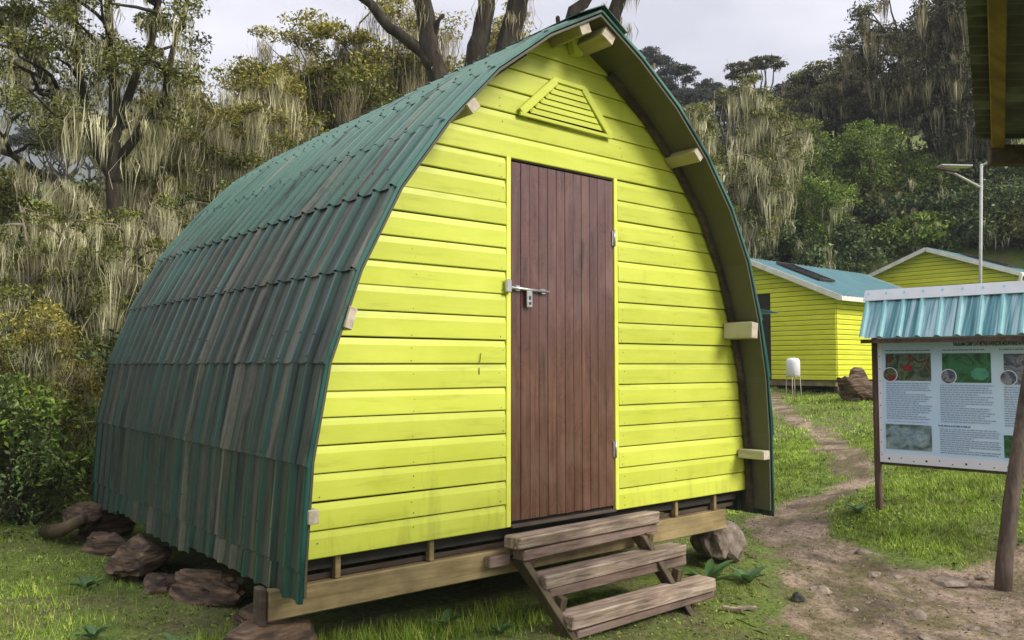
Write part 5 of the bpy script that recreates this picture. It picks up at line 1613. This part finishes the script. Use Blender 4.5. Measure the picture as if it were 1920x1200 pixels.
for i, (x, y, zt, w, lm, lab) in enumerate([
    (22.4, 13.2, 7.2, 1.9, 'leaf_deep', 'deep green thicket behind the left end of the near cabin roof'),
    (25.6, 13.9, 7.9, 2.2, 'leaf_deep', 'deep green thicket behind the right end of the near cabin roof'),
    (30.0, 12.6, 8.6, 2.2, 'leaf_deep', 'deep green thicket above the gable of the farther cabin'),
    (31.4, 10.2, 8.6, 2.2, 'leaf_deep', 'deep green thicket behind the lamp pole'),
    (31.6, 7.6, 8.6, 2.4, 'leaf_deep', 'deep green thicket at the right edge above the farther cabin'),
    (33.5, 9.6, 10.4, 2.2, 'leaf_deep', 'deep green thicket higher on the slope below the shelter eave'),
    (29.8, 5.2, 6.6, 2.0, 'leaf_deep', 'deep green thicket beyond the far end of the farther cabin roof'),
    (34.5, 6.8, 10.2, 2.6, 'leaf_deep', 'deep green thicket high at the right edge under the shelter corner'),
    (26.7, 12.9, 7.1, 1.8, 'leaf_deep', 'low green thicket in the gap between the two cabin roofs'),
    (29.4, 11.0, 7.4, 1.7, 'leaf_green', 'lighter green thicket just left of the farther gable peak'),
    (30.1, 9.2, 7.5, 1.7, 'leaf_deep', 'dark thicket directly behind the farther gable peak'),
    (30.6, 7.4, 7.3, 1.7, 'leaf_olive', 'olive thicket behind the ridge of the farther cabin'),
    (31.2, 5.6, 7.4, 1.8, 'leaf_deep', 'dark thicket behind the right part of the farther roof'),
    (33.2, 13.2, 11.2, 2.0, 'leaf_green', 'green thicket in the gap below the tall lichen hung tree'),
    (29.8, 14.0, 10.6, 2.4, 'leaf_olive', 'olive thicket on the slope under the dark rounded tree')]):
    tree('thicket', lab, 'thicket', x, y, zt, w, cb=.03, limbs=9, fork=.1, trunk_r=.07, clumps=100, clump_r=.72, leaf_n=105, leaf=.105, aspect=.5, flat=.75, lichen_n=700, lichen_len=.8, lichen_w=.05, leaf_m=lm, bark='bark', seed=81 + i, group='thickets on the slope behind the cabins')
tree('umbrella_tree', 'flat topped umbrella tree standing alone on the far right skyline', 'tree', 38.0, 24.1, 19.5, 1.95, cb=.62, limbs=10, fork=.3, trunk_r=.16, clumps=34, clump_r=.55, leaf_n=170, leaf=.11, flat=.42, lichen_n=150, lichen_len=.6, lichen_w=.05, leaf_m='leaf_dark', bark='bark', lichen_m='lichen_brown', seed=91, umbrella=True, solid=.3)

# far hillside trees: one model, copied
proto = tree('hillside_tree', 'small grey green tree in the wood on the far hillside', 'tree', 43.5, 37.3, 25.6, 2.0, cb=.35, limbs=7, fork=.3, trunk_r=.16, clumps=45, clump_r=.8, leaf_n=130, leaf=.15, flat=.5, lichen_n=300, lichen_len=1.0, lichen_w=.09, leaf_m='leaf_far', bark='bark', lichen_m='lichen_brown', seed=95, group='trees on the far hillside', umbrella=True)
ph = 25.6 - (h1(43.5, 37.3) - .15)
rn = np.random.default_rng(9)
far = [(43.9, 34.6, 23.7), (46.4, 26.4, 19.6), (41.9, 29.9, 20.3), (47.5, 25.5, 18.9), (45.2, 33.0, 22.3), (42.6, 31.5, 20.6), (44.5, 29.0, 20.0), (49, 27.5, 20.0)]
far += [(x, y, h1(x, y) + q) for x, y, q in ((31.7, 20.0, 4.4), (33.0, 21.8, 4.6), (30.2, 19.2, 4.0), (34.6, 19.6, 4.4), (36.2, 17.4, 4.6), (35.2, 15.6, 4.0), (37.5, 15.0, 5.0), (28.6, 18.6, 4.0), (34.2, 14.6, 3.6))]
for k in range(90):
    lat = rn.uniform(-5, 46); D = rn.uniform(50, 95)
    if lat < 6 and D < 60: D += 20
    x = CAM[0] + .633 * D + .774 * lat * D / 62
    y = CAM[1] + .774 * D - .633 * lat * D / 62
    far.append((x, y, None))
for k in range(24):
    lat = rn.uniform(-46, -8); D = rn.uniform(45, 80)
    x = CAM[0] + .633 * D + .774 * lat * D / 62
    y = CAM[1] + .774 * D - .633 * lat * D / 62
    far.append((x, y, None))
SKY = np.array([(-99, .34), (1150, .36), (1215, .385), (1290, .33), (1340, .32), (1400, .315), (1480, .30), (1530, .31), (1640, .36), (2400, .36)])
def skyline(x, y):
    d = .633 * (x - CAM[0]) + .774 * (y - CAM[1]); lt = .774 * (x - CAM[0]) - .633 * (y - CAM[1])
    return CAM[2] + d * float(np.interp(960 + 1549 * lt / d, SKY[:, 0], SKY[:, 1]))
for k in range(46):
    x, y = rn.uniform(33, 66), rn.uniform(-26, 9)
    far.append((x, y, h1(x, y) + rn.uniform(3.2, 5.2)))
for x, y, zt in far:
    g = h1(x, y) - .15
    if zt is None and g + 2.2 > skyline(x, y):
        continue
    if zt is None:
        zt = min(g + rn.uniform(.75, 1.1) * ph, skyline(x, y) - rn.uniform(0, 1.0))
    s = ((zt - g) if zt else rn.uniform(.75, 1.1) * ph) / ph
    r_ = proto.copy()
    COL.objects.link(r_)
    r_.location = (x, y, g)
    r_.rotation_euler.z = rn.uniform(0, 6.28)
    r_.scale = (max(s, .6), max(s, .6), max(s, .5))
    for ch in proto.children:
        c = ch.copy()
        COL.objects.link(c)
        c.parent = r_

# far misty mountain beyond the left trees
mv, mf = [], []
for i in range(80):
    for j in range(12):
        az = -.60 + 1.9 * i / 79
        D = 420 + 45 * j
        hh = 60 + 175 * math.exp(-((az - .24) / .22) ** 2) + 70 * math.exp(-((az - 1.0) / .3) ** 2) + 9 * math.sin(i * 1.1) + 6 * math.sin(i * 2.7 + j)
        hh *= math.sin(min(1, j / 8) * math.pi / 2)
        mv.append((CAM[0] + D * math.sin(az), CAM[1] + D * math.cos(az), 12 + hh))
for i in range(79):
    for j in range(11):
        mf.append((i * 12 + j, i * 12 + j + 1, (i + 1) * 12 + j + 1, (i + 1) * 12 + j))
mtn = mk('mountain', mv, mf, simple_mat('mountain_forest', [(.3, (.025, .04, .034)), (.7, (.06, .075, .055))], nscale=.05, rough=1, bstr=0), None, smooth=True)
tag(mtn, kind='structure')

# air: the far slopes fade to blue grey
HZ = (-1100, 1100, -400, 1250, -12, 330)
hv = [(HZ[0], HZ[2], HZ[4]), (HZ[1], HZ[2], HZ[4]), (HZ[1], HZ[3], HZ[4]), (HZ[0], HZ[3], HZ[4]), (HZ[0], HZ[2], HZ[5]), (HZ[1], HZ[2], HZ[5]), (HZ[1], HZ[3], HZ[5]), (HZ[0], HZ[3], HZ[5])]
m_h = bpy.data.materials.new('haze_air')
m_h.use_nodes = True
hn = m_h.node_tree
hn.nodes.clear()
ho = hn.nodes.new('ShaderNodeOutputMaterial')
pvn = hn.nodes.new('ShaderNodeVolumePrincipled')
pvn.inputs['Color'].default_value = (0.80, 0.86, 0.96, 1)
pvn.inputs['Density'].default_value = 0.0009
hn.links.new(pvn.outputs[0], ho.inputs['Volume'])
tag(mk('haze', hv, BOXF, m_h, None, org=np.array([0., 0., 0.])), kind='stuff')

# ------------------------------------------------------------------ grass and small plants
def in_hut(x, y): return (x > -1.12) & (x < 1.95) & (y > .18) & (y < 3.2)
def grass_patch(name, label, n, xr_, yr_, h0, h1_, w, mat, seed, tuft=7, dens=None, spread=.03, bare=False):
    rn = np.random.default_rng(seed)
    X = rn.uniform(xr_[0], xr_[1], n); Y = rn.uniform(yr_[0], yr_[1], n)
    ok = (dirt(X, Y) > -.05) if bare else (dirt(X, Y) < rn.normal(size=n) * .07 - .02)
    ok &= ~in_hut(X, Y)
    rel = np.stack([X - CAM[0], Y - CAM[1]], 1)
    D = rel @ np.array([.633, .774]); lat = rel @ np.array([.774, -.633])
    ok &= (D > 1.5) & (np.abs(lat) < D * .66 + .4)
    if dens is not None:
        ok &= rn.random(n) < dens(X, Y, D)
    X, Y = X[ok], Y[ok]
    X = np.repeat(X, tuft) + rn.normal(size=len(X) * tuft) * spread
    Y = np.repeat(Y, tuft) + rn.normal(size=len(Y) * tuft) * spread
    m = len(X)
    Z = hgt(X, Y) - .008
    az = rn.uniform(0, 2 * math.pi, m)
    hh = rn.uniform(h0, h1_, m) * (.7 + .5 * (vnoise(X, Y, 2.1, 7) * .5 + .5))
    ln = hh * rn.uniform(.2, 1.0, m)
    ww = w * rn.uniform(.6, 1.4, m)
    dx, dy = np.cos(az), np.sin(az)
    V = np.empty((m, 3, 3))
    V[:, 0] = np.stack([X - dy * ww, Y + dx * ww, Z], 1)
    V[:, 1] = np.stack([X + dy * ww, Y - dx * ww, Z], 1)
    V[:, 2] = np.stack([X + dx * ln, Y + dy * ln, Z + hh], 1)
    o = mk_np(name, V.reshape(-1, 3), 3, MT[mat])
    return tag(o, label, 'grass', kind='stuff')
grass_patch('grass', 'short green grass around the hut and steps', 80000, (-3.2, 6.5), (-2.5, 5.5), .008, .030, .0018, 'grass', 1, 7, lambda x, y, d: np.clip(.55 + .6 * vnoise(x, y, 1.7, 4), .12, 1))
grass_patch('grass', 'green grass bank behind the information board', 30000, (3.6, 9), (-2.5, 3.5), .015, .06, .0040, 'grass', 2, 7)
grass_patch('grass', 'grass slope running up to the cabins', 22000, (8, 24), (-4, 10), .025, .08, .0095, 'grass', 3, 6, spread=.07)
grass_patch('dry_grass', 'dry olive grass blades at the edges of the trodden earth', 16000, (-3, 5), (-2.5, 4), .010, .04, .0026, 'grass_dry', 5, 6, lambda x, y, d: np.clip(.35 - .7 * vnoise(x, y, 1.7, 4), .05, 1) * (dirt(x, y) > -.8))
grass_patch('dry_grass', 'sparse worn grass growing on the trodden earth', 9000, (.6, 5), (-2.5, 1.6), .006, .022, .0014, 'grass_dry', 15, 6, lambda x, y, d: np.clip(1.1 * vnoise(x, y, 2.9, 6) - .1 + .5 * vnoise(x, y, 7.3, 3), .02, 1), bare=True)
rn = np.random.default_rng(55)
lx, ly = rn.uniform(.5, 5, 5200), rn.uniform(-2.4, 1.6, 5200)
ok = (dirt(lx, ly) > -.25) & (rn.random(5200) < np.clip(.4 + .7 * vnoise(lx, ly, 2.2, 8), .05, 1))
lx, ly = lx[ok], ly[ok]
lc = np.stack([lx, ly, hgt(lx, ly) + rn.uniform(.009, .016, len(lx))], 1)
tag(mk_np('leaf_litter', leaf_quads(rn, lc, .011, .35, 2.5, .7), 4, MT['litter']), 'dry leaf litter and twig bits scattered on the earth', 'leaf litter', kind='stuff')
grass_patch('tall_grass', 'taller grass growing in the shade under the sill beam', 1200, (-1.6, .2), (-.1, .5), .03, .10, .0022, 'grass', 6, 9, lambda x, y, d: np.full(x.shape, .8))
grass_patch('tall_grass', 'taller grass tufts beside the left rocks', 900, (-2.6, -1.45), (.8, 3.6), .02, .075, .0022, 'grass', 7, 9, lambda x, y, d: np.clip(.4 + .6 * vnoise(x, y, 3.1, 2), 0, 1))

def ground_cover(name, label, n, xr_, yr_, size, mat, seed):
    rn = np.random.default_rng(seed)
    X = rn.uniform(*xr_, n); Y = rn.uniform(*yr_, n)
    ok = (dirt(X, Y) < rn.normal(size=n) * .06 - .02) & ~in_hut(X, Y)
    rel = np.stack([X - CAM[0], Y - CAM[1]], 1)
    D = rel @ np.array([.633, .774]); lat = rel @ np.array([.774, -.633])
    ok &= (D > 1.5) & (np.abs(lat) < D * .66 + .3) & (rn.random(n) < np.clip(.5 + .8 * vnoise(X, Y, 1.3, 9), .08, 1))
    X, Y = X[ok], Y[ok]
    C = np.stack([X, Y, hgt(X, Y) + rn.uniform(.002, .02, len(X))], 1)
    return tag(mk_np(name, leaf_quads(rn, C, size, .75, 1.6), 4, MT[mat]), label, 'ground cover', kind='stuff')
ground_cover('ground_cover', 'tiny round leaves of moss and clover between the grass', 70000, (-3.2, 6.5), (-2.5, 5), .0085, 'leaf_green', 11)
ground_cover('ground_cover', 'small weed leaves covering the bank behind the information board', 30000, (3.6, 10), (-2.5, 3.5), .016, 'leaf_green', 12)

def leafy_plant(name, label, x, y, leaves_, ln, w, seed, z0=None, mat='broad'):
    rq = random.Random(seed)
    zb = h1(x, y) if z0 is None else z0
    root = thing(name, (x, y, zb), label, 'plant')
    for i in range(leaves_):
        az = i * 2.4 + rq.uniform(-.4, .4)
        l = ln * rq.uniform(.7, 1.15)
        el = rq.uniform(.5, 1.2)
        V, F = [], []
        for k in range(6):
            t = k / 5
            r_ = l * t * math.cos(el * (1 - .5 * t))
            z = zb + l * t * math.sin(el) * (1 - .35 * t) + .01
            ww = w * math.sin(math.pi * (.08 + .88 * t)) * (1 if k < 5 else .1)
            cx_, cy_ = x + r_ * math.cos(az), y + r_ * math.sin(az)
            V += [(cx_ - ww * math.sin(az), cy_ + ww * math.cos(az), z + .012 * (ww / w)), (cx_, cy_, z), (cx_ + ww * math.sin(az), cy_ - ww * math.cos(az), z + .012 * (ww / w))]
        for k in range(5):
            a = k * 3
            F += [(a, a + 1, a + 4, a + 3), (a + 1, a + 2, a + 5, a + 4)]
        mk('leaf', V, F, MT[mat], root, smooth=True)
    return root
leafy_plant('broadleaf_plant', 'broad leaved plant growing beside the right end of the steps', 1.72, .02, 9, .24, .032, 1)
leafy_plant('broadleaf_plant', 'low broad leaved plant next to the pale rock by the steps', 1.98, -.12, 8, .17, .028, 2)
leafy_plant('broadleaf_plant', 'small bright leaved seedling in the grass left of the steps', -.36, .08, 6, .12, .026, 3)
leafy_plant('broadleaf_plant', 'leafy weed in the grass under the sill beam', -.15, -.12, 6, .08, .018, 4)
leafy_plant('broadleaf_plant', 'flat rosette weed in the left foreground grass', -1.85, .75, 8, .10, .020, 7)
leafy_plant('broadleaf_plant', 'small weed beside the layered orange rock', -1.68, 1.7, 7, .11, .018, 8)
leafy_plant('broadleaf_plant', 'dark leaved weed near the corner stone', -1.62, .35, 7, .09, .017, 9)
leafy_plant('broadleaf_plant', 'broad weed at the foot of the sign post', 4.02, .2, 8, .14, .03, 5)
leafy_plant('broadleaf_plant', 'leafy weed on the bank left of the path bend', 4.5, 1.75, 9, .2, .04, 6)
